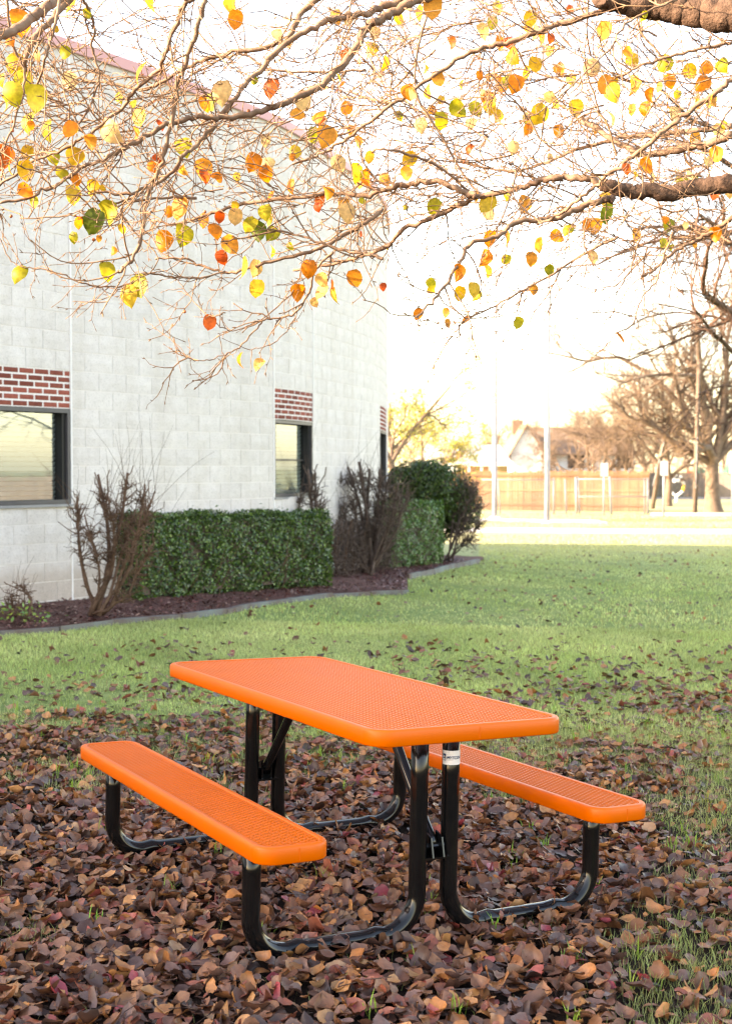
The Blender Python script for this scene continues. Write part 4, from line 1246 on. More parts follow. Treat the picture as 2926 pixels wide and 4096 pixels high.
L4_ = [(525,45,'O',75),(410,105,'O',70),(545,90,'Y',60),(620,45,'G',50),(735,40,'O',60),(815,95,'G',50),(290,150,'G',50),(290,180,'Y',35),(415,195,'Y',60),(480,175,'Y',60),(490,205,'G',50),(745,175,'O',45),(230,285,'O',50),(355,280,'O',40),(362,325,'O',35),(435,310,'O',40),(675,325,'G',50),(1140,390,'O',70),(75,163,'R',35)]
hang = [(.5*a,.5*b,c,s*.5) for a,b,c,s in L1]+[(812+.5*a,.5*b,c,s*.5) for a,b,c,s in L2]+[(.5*a,499.5+.5*b,c,s*.5) for a,b,c,s in L3_]+[(812+.5*a,555+.5*b,c,s*.5) for a,b,c,s in L4_]
ends = np.concatenate(allend + [p[0] for p in branch_pts])
def to_uv(P):
    x, y, z = P[:, 0], P[:, 1], P[:, 2] - EYE
    d = y * CP + z * SP; w = -y * SP + z * CP
    return (1463 + F * x / d) / 1.8017, (2048 - F * w / d) / 1.8017
EU, EV = to_uv(ends)
stalks = Tubes(); leaf_meshes = {}
def hang_leaf(u, v, c, s):
    dd = (EU - u) ** 2 + (EV - (v - s * .55)) ** 2
    i = int(np.argmin(dd)); D = ends[i][1]
    if D < 3.5: D = 4.8
    L = 1.15 * s * 1.8017 / F * D; L = min(max(L, .024), .092)
    p = at(u, v, D)
    k = int(rng.integers(4)); tone = int(rng.integers(2)); key = (c, k, tone)
    if key not in leaf_meshes:
        V, Fc = leaf_verts(1.0, .86, 300 + k, 4, 6, .12, .035)
        V = V.copy(); V[:, 1] -= 0
        base = np.array(LEAF_COL[c][tone]); C = np.tile(base, (len(V), 1))
        # edges turn first
        nu = 5
        for q in range(len(V)):
            e = abs((q % nu) - 2) / 2.0; C[q] = C[q] * (1 - .10 * e) + np.array([.8, .25, .03]) * (.12 * e if c in 'OR' else 0)
        me = np_mesh('leaf', V, Fc, C, True); me.materials.append(M['leaf']); leaf_meshes[key] = me
    # blade hangs down from its stalk: local +y points down
    yaw = rng.normal(0, .65); til = rng.normal(0, .35)
    rot = Matrix.Rotation(yaw, 4, 'Z') @ Matrix.Rotation(rng.normal(0, .25), 4, 'X') @ Matrix.Rotation(PI + til, 4, 'Y') @ Matrix.Rotation(PI / 2, 4, 'X')
    rot = Matrix.Rotation(yaw, 4, 'Z') @ Matrix.Rotation(til, 4, 'Y') @ Matrix.Rotation(-PI / 2 + rng.normal(0, .25), 4, 'X')
    o = bpy.data.objects.new('leaf', leaf_meshes[key]); col.objects.link(o); o.parent = tree
    o.matrix_parent_inverse = Matrix.Translation(tree.location).inverted()
    o.matrix_basis = Matrix.Translation(p) @ rot @ Matrix.Scale(L, 4)
    top = np.array(p + (rot @ Vector((0, -.5 * L, 0)))); e = ends[i]
    mid = (top + e) / 2 + np.array([0, 0, .012]);
    if np.linalg.norm(top - e) < .12: stalks.add(np.array([e, mid, top, top + (np.array(p) - top) * .3]), .0009, .0006, 4)
    else:
        stalks.add(np.array([top + np.array([.01, 0, .035]), top + np.array([.003, 0, .015]), top]), .0008, .0006, 4)
nl = len(hang)
for (u, v, c, s) in hang: hang_leaf(u, v, c, s)
for _ in range(150):
    i = int(rng.integers(len(ends)))
    if EU[i] < 0 or EU[i] > 1624 or EV[i] < 0 or EV[i] > 560 or nl > 298: continue
    nl += 1
    hang_leaf(float(EU[i]), float(EV[i]) + 14, 'YOOCRG'[int(rng.integers(6))], rng.uniform(12, 34))
o = stalks.build('leaf_stalks', M['twig'], tree); o['kind'] = 'stuff'
# small fruits
fm = None
for (u, v) in [(28,270),(28,290),(101,251),(25,480),(240,345),(422,313),(507,280),(341,225),(720,125),(386,106),(552,246),(208,532),(410,692),(1030,360),(1062,130),(1300,166),(160,425),(600,470),(455,470)]:
    dd = (EU - u) ** 2 + (EV - v) ** 2; D = max(4.2, ends[int(np.argmin(dd))][1])
    if fm is None:
        bm = bmesh.new(); bmesh.ops.create_icosphere(bm, subdivisions=2, radius=.0065); fm = bpy.data.meshes.new('fruit'); bm.to_mesh(fm); bm.free(); fm.materials.append(M['berry'])
        fm.polygons.foreach_set('use_smooth', [True] * len(fm.polygons))
    o = bpy.data.objects.new('fruit', fm); col.objects.link(o); o.parent = tree; o.matrix_parent_inverse = Matrix.Translation(tree.location).inverted()
    o.location = at(u, v, D)

# ------------------------------------------------------------------ generic bare tree
def bare_tree(name, base, H, r0, seed, label, group=None, mat=None, spread=.55, levels=4, lean=(0, 0), fork=.25, twigr=.012, leafy=0, leafcol=None, first=None, leafsize=.09, droop=0.0, nchild=(3, 5), cat='tree', crown_scale=1.0, tips=None):
    rr = np.random.default_rng(seed)
    t = empty(name, base, label, cat, group)
    T = Tubes(); C = Tubes(); pend = []
    d = np.array([lean[0], lean[1], 1.0])
    P = wobble(base, d, H * fork, 6, .04, 0, rr)
    rad = np.linspace(r0, r0 * .72, len(P)); rad[0] *= 1.35; rad[1] *= 1.08
    T.add(P, rad, 0, 12)
    jobs = []
    for (u, v, D) in (tips or []):
        e = np.array(at(u, v, D)); d = e - P[-1]; jobs.append((P[-1], d, np.linalg.norm(d) * .62, rad[-1] * rr.uniform(.5, .75), 1))
    nb = int(rr.integers(3, 5)) if not tips else 0
    for k in range(nb):
        a = 2 * PI * (k + rr.uniform(-.2, .2)) / nb
        d = np.array([math.cos(a) * spread, math.sin(a) * spread, 1.0]); jobs.append((P[-1], d, H * (1 - fork) * rr.uniform(.5, .68) * crown_scale, rad[-1] * .66, 1))
    while jobs:
        p, d, L, r, lv = jobs.pop()
        n = max(4, int(6 - lv * .5)); Q = wobble(p, d, L, n, .13 + .03 * lv, .03 - droop * lv, rr)
        (T if lv <= 2 else C).add(Q, r, r * .5, 8 if lv == 1 else 5 if lv == 2 else 3)
        if lv >= levels: pend.append(Q); continue
        nc = int(rr.integers(nchild[0], nchild[1] + 1)) + (1 if lv > 1 else 0)
        for k in range(nc):
            j = int(rr.integers(max(1, n // 3), n + 1)); dd = perp_dir(Q[j] - Q[j - 1], rr.uniform(.35, .95), rr)
            jobs.append((Q[j], dd, L * rr.uniform(.42, .68), max(twigr * .35, r * (.62 if lv < 3 else .5) * (1 - .25 * j / n)), lv + 1))
    T.build('trunk', mat or M['far_bark'], t)
    o = C.build('crown', mat or M['far_bark'], t); 
    if leafy:
        V = []; Cc = []
        for Q in pend:
            for _ in range(leafy):
                j = int(rr.integers(len(Q))); p = Q[j] + rr.normal(0, leafsize, 3); a = rr.normal(size=3); a /= np.linalg.norm(a); b = np.cross(a, rr.normal(size=3)); b /= np.linalg.norm(b)
                s = leafsize * rr.uniform(.4, 1); V += [p, p + a * s + b * s * .35, p + a * s * 1.5, p + a * s - b * s * .35]
                cc = leafcol[int(rr.integers(len(leafcol)))]; Cc += [cc] * 4
        me = np_mesh('leaves', np.array(V), np.arange(len(V)).reshape(-1, 4), np.array(Cc)); link('leaves', me, M['hedge'], t)['kind'] = 'stuff'
    return t

# ------------------------------------------------------------------ hedges and shrubs by the wall
HG = [(.035, .075, .014), (.055, .115, .02), (.085, .155, .028), (.03, .06, .016), (.13, .21, .045)]
def leaf_cloud(pts, nrm, size, cols, rr, jit=.6):
    """small pointed leaves facing roughly along nrm"""
    n = len(pts); a = rr.normal(size=(n, 3)); nn = nrm + rr.normal(0, jit, (n, 3)); nn /= np.linalg.norm(nn, axis=1)[:, None]
    a -= nn * (a * nn).sum(1)[:, None]; a /= np.linalg.norm(a, axis=1)[:, None]; b = np.cross(nn, a)
    s = size * rr.uniform(.6, 1.3, (n, 1))
    V = np.stack([pts - a * s * .5, pts + b * s * .28 + nn * s * .08, pts + a * s * .5, pts - b * s * .28 + nn * s * .08], 1)
    c = np.array(cols)[rr.integers(len(cols), size=n)] * rr.uniform(.7, 1.3, (n, 1))
    return V.reshape(-1, 3), np.arange(n * 4).reshape(-1, 4), np.repeat(c, 4, axis=0)
def hedge(name, A, B, depth, zt, label, n, size, cols, cat='hedge', seed=1, zb0=None, roundness=.06, top_noise=.05):
    """clipped hedge whose front foot runs from A to B; it extends depth behind, top height zt above the ground"""
    rr = np.random.default_rng(seed)
    d = Vector((B.x - A.x, B.y - A.y, 0)); L = d.length; d.normalize(); nb = Vector((-d.y, d.x, 0))   # away from the lawn
    t = empty(name, (A.x, A.y, A.z), label, cat)
    def pos(s, w, h):
        x = A.x + d.x * s + nb.x * w; y = A.y + d.y * s + nb.y * w
        return np.stack([x, y, A.z + (B.z - A.z) * s / L + h], -1) if isinstance(s, np.ndarray) else Vector((x, y, A.z + (B.z - A.z) * s / L + h))
    core = MB(); i = .09
    cv = [tuple(pos(s, w, h)) for s in (i, L - i) for w in (i, depth - i) for h in (.10, zt - i)]
    core.add(cv, [(0, 1, 3, 2), (4, 6, 7, 5), (0, 4, 5, 1), (2, 3, 7, 6), (1, 5, 7, 3), (0, 2, 6, 4)])
    core.build('stems', M['shrub_dark'], t)
    area = [L * zt, L * depth, depth * zt, depth * zt]; tot = sum(area); V = []; Fc = []; C = []; off = 0
    for f, ar in enumerate(area):
        m = int(n * ar / tot); s = rr.uniform(0, L, m); w = rr.uniform(0, depth, m); h = rr.uniform(.02, zt, m); inn = rr.exponential(.035, m)
        if f == 0: w = inn; nrm = np.tile(np.array([-nb.x, -nb.y, .25]), (m, 1))
        elif f == 1: h = zt - inn; nrm = np.tile(np.array([0, 0, 1.0]), (m, 1))
        elif f == 2: s = inn; nrm = np.tile(np.array([-d.x, -d.y, .2]), (m, 1))
        else: s = L - inn; nrm = np.tile(np.array([d.x, d.y, .2]), (m, 1))
        bump_ = .035 * np.sin(s * 7 + h * 4) * np.sin(h * 9 + w * 5 + s * 2) + .02 * np.sin(s * 19) * np.sin(h * 17)
        if f == 0: w = w + bump_ + roundness * np.clip((h - zt + .15) / .15, 0, 1) ** 2 + .10 * np.clip((.25 - h) / .25, 0, 1)
        if f == 1: h = h + bump_ * top_noise / .05 + rr.exponential(.012, m)
        # thin bare gaps
        hole = np.sin(s * 3.3 + 1.1) * np.sin(h * 5.1 + s * 1.7) + .4 * np.sin(s * 11 + h * 7)
        keep = rr.random(m) > np.clip((hole - .75) * 1.4, 0, .85); 
        P = pos(s, w, h)[keep]
        v, q, c = leaf_cloud(P, nrm[keep], size, cols, rr)
        V.append(v); Fc.append(q + off); C.append(c); off += len(v)
    me = np_mesh('foliage', np.concatenate(V), np.concatenate(Fc), np.concatenate(C))
    link('foliage', me, M['hedge'], t)['kind'] = 'stuff'
    tb_ = Tubes()
    for _ in range(int(L * 26)):
        s = rr.uniform(.05, L - .05); p = np.array(pos(s, .1 + rr.uniform(0, .15), -.02)); P = wobble(p, (rr.normal(0, .25), rr.normal(0, .25), 1), zt * rr.uniform(.5, 1.0), 6, .12, 0, rr); tb_.add(P, .006, .002, 4)
    tb_.build('stem_tangle', M['shrub'], t)['kind'] = 'stuff'
    return t
def wall_off(px, off):
    s = s_at_px(px); p = wp(s) + wn_(s) * off; return p
# front clipped hedge
A = on_ground(318, 1372); B = on_ground(744, 1327)
def bedpt(u, v_ground_guess, D):
    r = ray(u, v_ground_guess); return Vector((r.x * D, D, bed_z(r.x * D, D)))
hA = bedpt(318, 1350, 15.25); hB = bedpt(738, 1300, 18.35)
hedge('clipped_hedge', hA, hB, .55, 1.02, 'long glossy green clipped box hedge along the wall', 26000, .045, HG, seed=5)
gA = bedpt(878, 1280, 22.4); gB = bedpt(985, 1255, 24.4)
hedge('clipped_hedge', gA, gB, .95, 1.13, 'small light green clipped box hedge near the building corner', 15000, .05, [(.07, .15, .03), (.10, .20, .045), (.05, .11, .025), (.14, .24, .06)], seed=6, roundness=.14)

def bare_shrub(name, base, label, stems, seed, mat, knob=.6, whips=18, whipL=.6, dens=26, D=None, tw_len=.16, parent_h=None):
    """stems: list of (tip u, tip v, depth) ; knobbly heads of short twigs and long thin whips"""
    rr = np.random.default_rng(seed); t = empty(name, base, label, 'shrub'); T = Tubes()
    for (u, v, dd, r0) in stems:
        tip = np.array(at(u, v, dd)); b = np.array(base) + rr.normal(0, .06, 3) * np.array([1, 1, 0])
        n = 9; P = np.array([b + (tip - b) * k / n for k in range(n + 1)])
        side = rr.normal(0, .09, 3); 
        for k in range(1, n + 1): P[k] += side * math.sin(PI * k / n) + rr.normal(0, .026, 3)
        # stems spread first and then rise
        for k in range(n + 1):
            f = k / n; P[k][:2] = b[:2] + (tip - b)[:2] * (f ** .8) + side[:2] * math.sin(PI * f)
        mb = MB(); rad = [r0 * (1 - .55 * k / n) * rr.uniform(.85, 1.2) for k in range(n + 1)]
        mb.tube(P, rad, 7); mb.build('stem', mat, t, smooth=True)
        for _k in range(3):
            k = int(rr.integers(6, 9)); q = tip + rr.normal(0, 1, 3) * np.array([.13, .10, .07]); SP = np.array([P[k] + (q - P[k]) * z_ for z_ in np.linspace(0, 1, 5)]); SP[1:-1] += rr.normal(0, .018, (3, 3)); T.add(SP, rad[k] * .6, rad[k] * .35, 5)
        for _ in range(int(dens * 1.5)):
            f = 1 - rr.random() ** 1.7 * .6; k = min(n, max(1, int(f * n))); p = P[k - 1] + (P[k] - P[k - 1]) * rr.random()
            dvec = perp_dir(P[k] - P[k - 1], rr.uniform(.4, 1.3), rr); dvec[2] += .15
            L = rr.uniform(.05, tw_len * 1.4); Q = wobble(p, dvec, L, 4, .35, .03, rr); r = rr.uniform(.004, .0095)
            T.add(Q, r, r * .5, 4)
            for _k in range(int(rr.integers(2, 5))):
                j = int(rr.integers(1, 5)); Q2 = wobble(Q[j], perp_dir(Q[j] - Q[j - 1], rr.uniform(.5, 1.3), rr), rr.uniform(.03, tw_len * .7), 3, .35, .02, rr); T.add(Q2, r * .6, .0015, 3)
        for _ in range(whips // max(1, len(stems)) + 1):
            k = int(rr.integers(n - 3, n + 1)); L = whipL * rr.uniform(.4, 1.1)
            W_ = wobble(P[k], (rr.normal(0, .35) + .1, rr.normal(0, .25), 1), L, 8, .06, -.01, rr); T.add(W_, .0028, .001, 3)
    T.build('twigs', mat, t)['kind'] = 'stuff'
    return t
b0 = bedpt(214, 1386, 14.05)
bare_shrub('bare_shrub', b0, 'tall leafless shrub with pruned knobbly heads right of the big window', [(172, 1098, 13.95, .026), (188, 1150, 13.8, .018), (218, 1052, 14.2, .028), (240, 1110, 13.9, .02), (284, 1056, 14.1, .028), (322, 1068, 14.3, .024), (345, 1092, 13.9, .018), (340, 1205, 13.7, .016), (300, 1130, 14.3, .02)], 11, M['shrub'], whips=46, whipL=.85, dens=34)
b1 = bedpt(36, 1380, 13.5)
bare_shrub('bare_shrub', b1, 'low cut back bare shrub below the big window at the left edge', [(10, 1325, 13.5, .012), (24, 1318, 13.4, .014), (36, 1300, 13.5, .018), (55, 1325, 13.5, .012), (64, 1350, 13.4, .008)], 12, M['shrub'], whips=14, whipL=.35, dens=8, tw_len=.08)
b2 = bedpt(691, 1290, 18.75)
bare_shrub('bare_shrub', b2, 'slim leafless shrub rising behind the long hedge beside the narrow window', [(683, 1040, 18.7, .035), (700, 1045, 18.8, .03), (668, 1085, 18.7, .016), (716, 1095, 18.7, .016), (706, 1130, 18.7, .015)], 13, M['shrub_dark'], whips=14, whipL=.9, dens=34, tw_len=.16)
b3 = bedpt(815, 1296, 20.7)
bare_shrub('bare_shrub', b3, 'wide dark leafless shrub in front of the curved wall between the two hedges', [(752, 1050, 20.6, .03), (772, 1040, 20.9, .034), (796, 1032, 20.6, .036), (820, 1042, 20.9, .036), (842, 1040, 20.6, .034), (862, 1060, 20.8, .03), (884, 1065, 20.5, .028), (760, 1130, 20.4, .022), (880, 1130, 20.4, .022), (905, 1090, 20.6, .024), (845, 1120, 20.9, .03), (785, 1120, 20.5, .026)], 14, M['shrub_dark'], whips=40, whipL=1.0, dens=34, tw_len=.30)
# brown twiggy hedge below it
def twig_mass(name, A, B, depth, h, label, n, seed, mat):
    rr = np.random.default_rng(seed); t = empty(name, (A.x, A.y, A.z), label, 'shrub'); T = Tubes()
    d = Vector((B.x - A.x, B.y - A.y, 0)); L = d.length; d.normalize(); nb = Vector((-d.y, d.x, 0))
    for _ in range(n):
        s = rr.uniform(0, L); w = rr.uniform(0, depth); hh = h * rr.uniform(0, .85)
        p = np.array([A.x + d.x * s + nb.x * w, A.y + d.y * s + nb.y * w, A.z + (B.z - A.z) * s / L + hh])
        Q = wobble(p, (rr.normal(0, .7), rr.normal(0, .7), .8), rr.uniform(.12, .35), 4, .25, 0, rr); Q[:, 2] = np.minimum(Q[:, 2], A.z + h + .05 * rr.random()); T.add(Q, rr.uniform(.003, .007), .0015, 3)
    T.build('twigs', mat, t)['kind'] = 'stuff'
    st = Tubes()
    for _ in range(16):
        s = rr.uniform(0, L); p = np.array([A.x + d.x * s, A.y + d.y * s, A.z - .05]) + np.array([nb.x, nb.y, 0]) * depth * .4
        st.add(wobble(p, (rr.normal(0, .35), rr.normal(0, .3), 1), h * 1.05, 6, .08, 0, rr), .018, .008, 6)
    st.build('stems', M['shrub'], t)
    return t
tA = bedpt(752, 1300, 19.3); tB = bedpt(885, 1290, 21.9)
twig_mass('brown_hedge', tA, tB, .7, .92, 'leafless brown hedge gap filled with dense twigs between the green hedges', 3300, 21, M['shrub_dark'])
# big evergreen shrub behind
def round_shrub(name, base, blobs, label, n, size, cols, seed, stems=()):
    rr = np.random.default_rng(seed); t = empty(name, base, label, 'shrub'); V = []; Fc = []; C = []; off = 0
    tot = sum(b[1] * b[2] for b in blobs)
    for (c, rx, rz) in blobs:
        m = int(n * rx * rz / tot); a = rr.normal(size=(m, 3)); a /= np.linalg.norm(a, axis=1)[:, None]
        r = 1 - rr.exponential(.13, (m, 1)); r *= 1 + .10 * np.sin(a[:, :1] * 7 + a[:, 2:] * 5) * np.sin(a[:, 1:2] * 6 + 2)
        P = np.array(c) + a * r.clip(.1, 1.3) * np.array([rx, rx, rz]); v, q, cc = leaf_cloud(P, a, size, cols, rr, .8)
        V.append(v); Fc.append(q + off); C.append(cc); off += len(v)
    me = np_mesh('foliage', np.concatenate(V), np.concatenate(Fc), np.concatenate(C)); link('foliage', me, M['hedge'], t)['kind'] = 'stuff'
    T = Tubes()
    for (u, v, D, r) in stems:
        tip = np.array(at(u, v, D)); b = np.array(base); P = np.array([b + (tip - b) * k / 6 + (rr.normal(0, .04, 3) if k else 0) for k in range(7)]); T.add(P, r, r * .4, 6)
        for _ in range(14):
            k = int(rr.integers(2, 7)); T.add(wobble(P[k], perp_dir(P[k] - P[k - 1], rr.uniform(.4, 1), rr), rr.uniform(.2, .6), 5, .2, .02, rr), r * .25, .002, 3)
    T.build('stems', M['shrub_dark'], t)
    return t
b4 = on_ground(968, 1246)
D4 = 26.2
b4 = bedpt(968, 1240, D4)
EG = [(.040, .075, .016), (.060, .110, .020), (.09, .15, .028), (.028, .052, .014)]
round_shrub('evergreen_shrub', b4, [(at(925, 1085, D4 + .3), .70, .56), (at(975, 1100, D4), .70, .60), (at(1015, 1130, D4 - .1), .48, .48), (at(950, 1058, D4 + .2), .5, .34), (at(905, 1140, D4 + .5), .5, .5), (at(975, 1160, D4), .45, .35), (at(940, 1060, D4 + .2), .42, .25), (at(895, 1070, D4 + .6), .35, .3)], 'large rounded dark evergreen shrub behind the small clipped hedge', 26000, .06, EG, 31, [(960, 1100, D4, .05), (985, 1110, D4, .05), (1000, 1150, D4, .03), (945, 1150, D4, .04)])
b5 = bedpt(995, 1246, 25.6)
bare_shrub('bare_shrub', b5, 'spreading leafless shrub with arching stems at the right end of the planting', [(1062, 1070, 25.6, .02), (1050, 1062, 25.8, .018), (1070, 1110, 25.5, .016), (1030, 1060, 25.9, .018), (1068, 1150, 25.5, .014), (1010, 1080, 25.8, .02), (1045, 1190, 25.4, .014)], 15, M['shrub_dark'], whips=6, whipL=.3, dens=40, tw_len=.24)
# small weeds in the mulch
def weed(u, v, D, label, s, seed):
    rr = np.random.default_rng(seed); b = bedpt(u, v, D); t = empty('weed_plant', b, label, 'plant')
    n = 46; P = np.array(b) + rr.normal(0, 1, (n, 3)) * np.array([.09, .06, .05]) * s + np.array([0, 0, .07 * s]); P[:, 2] = np.maximum(P[:, 2], b.z)
    v_, q, c = leaf_cloud(P, np.tile(np.array([0, -.4, 1.0]), (n, 1)), .045 * s, [(.12, .24, .05), (.2, .32, .06), (.3, .34, .05)], rr)
    link('foliage', np_mesh('foliage', v_, q, c), M['hedge'], t)
    T = Tubes(); [T.add(wobble(b, (rr.normal(0, .6), rr.normal(0, .5), 1), .12 * s, 4, .2, 0, rr), .0025, .001, 3) for _ in range(6)]; T.build('stems', M['shrub'], t)
weed(68, 1392, 13.2, 'small bright green weed in the mulch below the low cut shrub', 1.2, 3)
weed(0, 1310, 13.3, 'dark green sprig reaching in at the left edge of the frame', 1.1, 4)

# ------------------------------------------------------------------ flagpoles, signs, fences
def flagpole(u, v, label):
    b = on_ground(u, v); t = empty('flagpole', b, label, 'flagpole', 'white flagpoles by the footpath')
    mb = MB(); mb.tube([b + Vector((0, 0, z)) for z in (-.05, 1.8, 4, 8, 12.5)], [.105, .10, .09, .072, .045], 16); mb.build('pole', M['polewhite'], t, smooth=True)
    c = MB(); c.tube([b + Vector((0, 0, z)) for z in (-.02, .05, .08)], [.24, .24, .13], 20); c.build('base_collar', M['white'], t)
    k = MB(); k.tube([b + Vector((-.13, 0, 1.9)), b + Vector((-.13, 0, 2.05))], .02, 8); k.box((-.13 + b.x, b.y - .02, b.z + 1.93), (b.x - .08, b.y + .02, b.z + 1.99)); k.build('cleat', M['galv'], t)
    h = MB(); h.tube([b + Vector((-.115, -.02, 1.95)), b + Vector((-.09, -.02, 7)), b + Vector((-.06, -.02, 12.4))], .006, 4); h.build('halyard', M['white'], t)
    ball = bmesh.new(); bmesh.ops.create_uvsphere(ball, u_segments=16, v_segments=10, radius=.09); me = bpy.data.meshes.new('finial'); ball.to_mesh(me); ball.free()
    o = link('finial', me, M['white'], t); o.matrix_basis = Matrix.Translation(b + Vector((0, 0, 12.58)))
flagpole(1097.5, 1151, 'left white flagpole standing by the footpath')
flagpole(1213.5, 1161, 'right and nearer white flagpole standing by the footpath')
def signpost(u, v, vt, vb, w, label, dx=0):
    b = on_ground(u, v); k = b.y * 1.8017 / F
    t = empty('sign_post', b, label, 'sign', 'parking signs seen from behind')
    h = (v - vt) * k
    mb = MB(); mb.tube([b + Vector((0, 0, -.1)), b + Vector((0, 0, h - .02))], .042, 10); mb.build('post', M['galv'], t, smooth=True)
    s = MB(); s.box((b.x - w / 2, b.y - .055, b.z + (v - vb) * k), (b.x + w / 2, b.y - .046, b.z + h)); 
    s.box((b.x - w / 2, b.y - .06, b.z + (v - vb) * k + .05), (b.x + w / 2, b.y - .045, b.z + (v - vb) * k + .07)); s.build('sign_panel', M['sign'], t)
    c = MB(); [c.tube([b + Vector((0, -.075, (v - q) * k)), b + Vector((0, .05, (v - q) * k))], .012, 6) for q in (vt + 5, vb - 5)]; c.build('bolt', M['steel'], t)
signpost(1339, 1146, 1028, 1058, .34, 'grey metal sign on a post in front of the chain link fence')
signpost(1471.5, 1149, 1024, 1056, .34, 'grey metal sign on a post left of the utility pole')
signpost(1624, 1149, 1018, 1052, .34, 'metal sign post cut by the right edge of the frame')
fy = on_ground(1110, 1142).y - .3
def U(u, D): return ray(u, 1140).x * D
def chainlink():
    x0, x1 = U(1068, fy), U(1438, fy); zb = gz((x0 + x1) / 2, fy)
    k = fy * 1.8017 / F; H = 80 * k
    t = empty('chain_link_fence', (x0, fy, zb), 'silver chain link fence with leaning posts in front of the cedar boards', 'fence')
    for (u, ut, r, hh) in [(1110, 1104, .035, H * .98), (1228, 1228, .045, H), (1256, 1253, .038, H * .97), (1279, 1277, .05, H * 1.02), (1286, 1281, .04, H * 1.03), (1356, 1352, .055, H * 1.04), (1430, 1429, .035, H), (1437, 1436, .05, H * 1.0)]:
        mb = MB(); mb.tube([(U(u, fy), fy + .02, zb - .05), (U(ut, fy), fy + .02, zb + hh)], r, 10); po = mb.build('post', M['galv'], t, smooth=True)
        c = MB(); c.tube([(U(ut, fy), fy + .02, zb + hh), (U(ut, fy), fy + .02, zb + hh + .03)], [r * 1.25, r * .5], 10); c.build('cap', M['galv'], po)
    for (ua, ub, zz) in [(1068, 1228, H * .97), (1281, 1437, H * .985), (1281, 1437, H * .5)]:
        mb = MB(); mb.tube([(U(ua, fy), fy, zb + zz), (U(ub, fy), fy, zb + zz)], .024, 8); mb.build('rail', M['galv'], t, smooth=True)
    T = Tubes(); sp = .085
    for (ua, ub) in [(1068, 1260), (1281, 1437)]:
        xa, xb = U(ua, fy), U(ub, fy); Hh = H * .97
        c = -Hh
        while c < xb - xa:
            for sgn in (1, -1):
                s0, s1_ = max(0, -c), min(Hh, xb - xa - c)
                if s1_ > s0:
                    xx0, xx1 = (xa + c + s0, xa + c + s1_) if sgn > 0 else (xb - c - s0, xb - c - s1_)
                    T.add(np.array([[xx0, fy - .03, zb + s0], [xx1, fy - .03, zb + s1_]]), .0022, .0022, 3)
            c += sp
    T.build('wire_mesh', M['galv'], t, smooth=False)['kind'] = 'stuff'
chainlink()
def boards(name, label, P0, P1, H, w, mat, gap=.008, rails=True, noise_=.02, seed=1):
    rr = random.Random(seed); d = (P1 - P0); L = d.length; d.normalize(); n = Vector((d.y, -d.x, 0))
    t = empty(name, P0, label, 'fence'); cnt = int(L / w); meshes = []
    for q in range(5):
        b = MB(); h = H * (1 + rr.uniform(-noise_, noise_)); ww = w - gap
        V = [(0, 0, 0), (ww, 0, 0), (ww, 0, h - .03), (ww * .8, 0, h), (ww * .2, 0, h), (0, 0, h - .03)]; V += [(a, .018, c) for a, _, c in V]
        b.add(V, [(0, 1, 2, 3, 4, 5), (11, 10, 9, 8, 7, 6), (0, 6, 7, 1), (1, 7, 8, 2), (2, 8, 9, 3), (3, 9, 10, 4), (4, 10, 11, 5), (5, 11, 6, 0)])
        me = b.mesh('board'); me.materials.append(mat); meshes.append(me)
    for i in range(cnt):
        p = P0 + d * (i * w); z = gz(p.x, p.y)
        link('board', meshes[rr.randrange(5)], None, t, Matrix(((d.x, -n.x, 0, p.x), (d.y, -n.y, 0, p.y), (0, 0, 1, z + rr.uniform(0, .02)), (0, 0, 0, 1))))
    if rails:
        for zz in (.25, H * .5, H * .88):
            b = MB(); a = P0 + n * .03; e = P1 + n * .03; b.box((0, -.02, 0), (L, .02, .09), Matrix(((d.x, n.x, 0, a.x), (d.y, n.y, 0, a.y), (0, 0, 1, gz(a.x, a.y) + zz), (0, 0, 0, 1)))); b.build('rail', mat, t)
    return t
D_ = 66.0
boards('cedar_fence', 'orange cedar board fence behind the chain link fence', Vector((U(985, 68), 68, 0)), Vector((U(1440, 64.5), 64.5, 0)), 1.95, .145, M['cedar'], seed=2)
boards('weathered_fence', 'grey weathered picket fence beyond the road at right', Vector((U(1425, 99), 99, 0)), Vector((U(1660, 96), 96, 0)), 1.75, .14, M['greywood'], seed=3, rails=False)
boards('cedar_fence', 'added board fence out of view to the right, mirrored in the big window', Vector((46, 2, 0)), Vector((46, 36, 0)), 1.5, .145, M['greywood'], seed=9)  # unseen fence added for the window to reflect
# poles
def pole(name, ub, vb, ut, vt, r, label, D=None):
    b = on_ground(ub, vb) if D is None else Vector((ray(ub, vb).x * D, D, gz(0, D))); e = at(ut, vt, b.y)
    t = empty(name, b, label, 'pole'); mb = MB(); mb.tube([b + Vector((0, 0, -.1)), b.lerp(e, .5), e], [r * 1.1, r, r * .85], 12); mb.build('shaft', M['pole'], t, smooth=True)
    c = MB(); c.tube([b + Vector((0, -r * 1.02, 1.2)), b.lerp(e, .5) + Vector((0, -r * 1.02, 0))], .018, 6); c.build('ground_wire_cover', M['galv'], t)
pole('utility_pole', 1541, 1143, 1550, 798, .10, 'upright wooden utility pole in front of the big bare tree')
pole('leaning_pole', 1446, 1130, 1498, 830, .11, 'leaning wooden pole behind the end of the chain link fence')
pole('wooden_post', 1404, 1090, 1404, 995, .06, 'short thin wooden post between the bare trees beyond the fence', D=78)
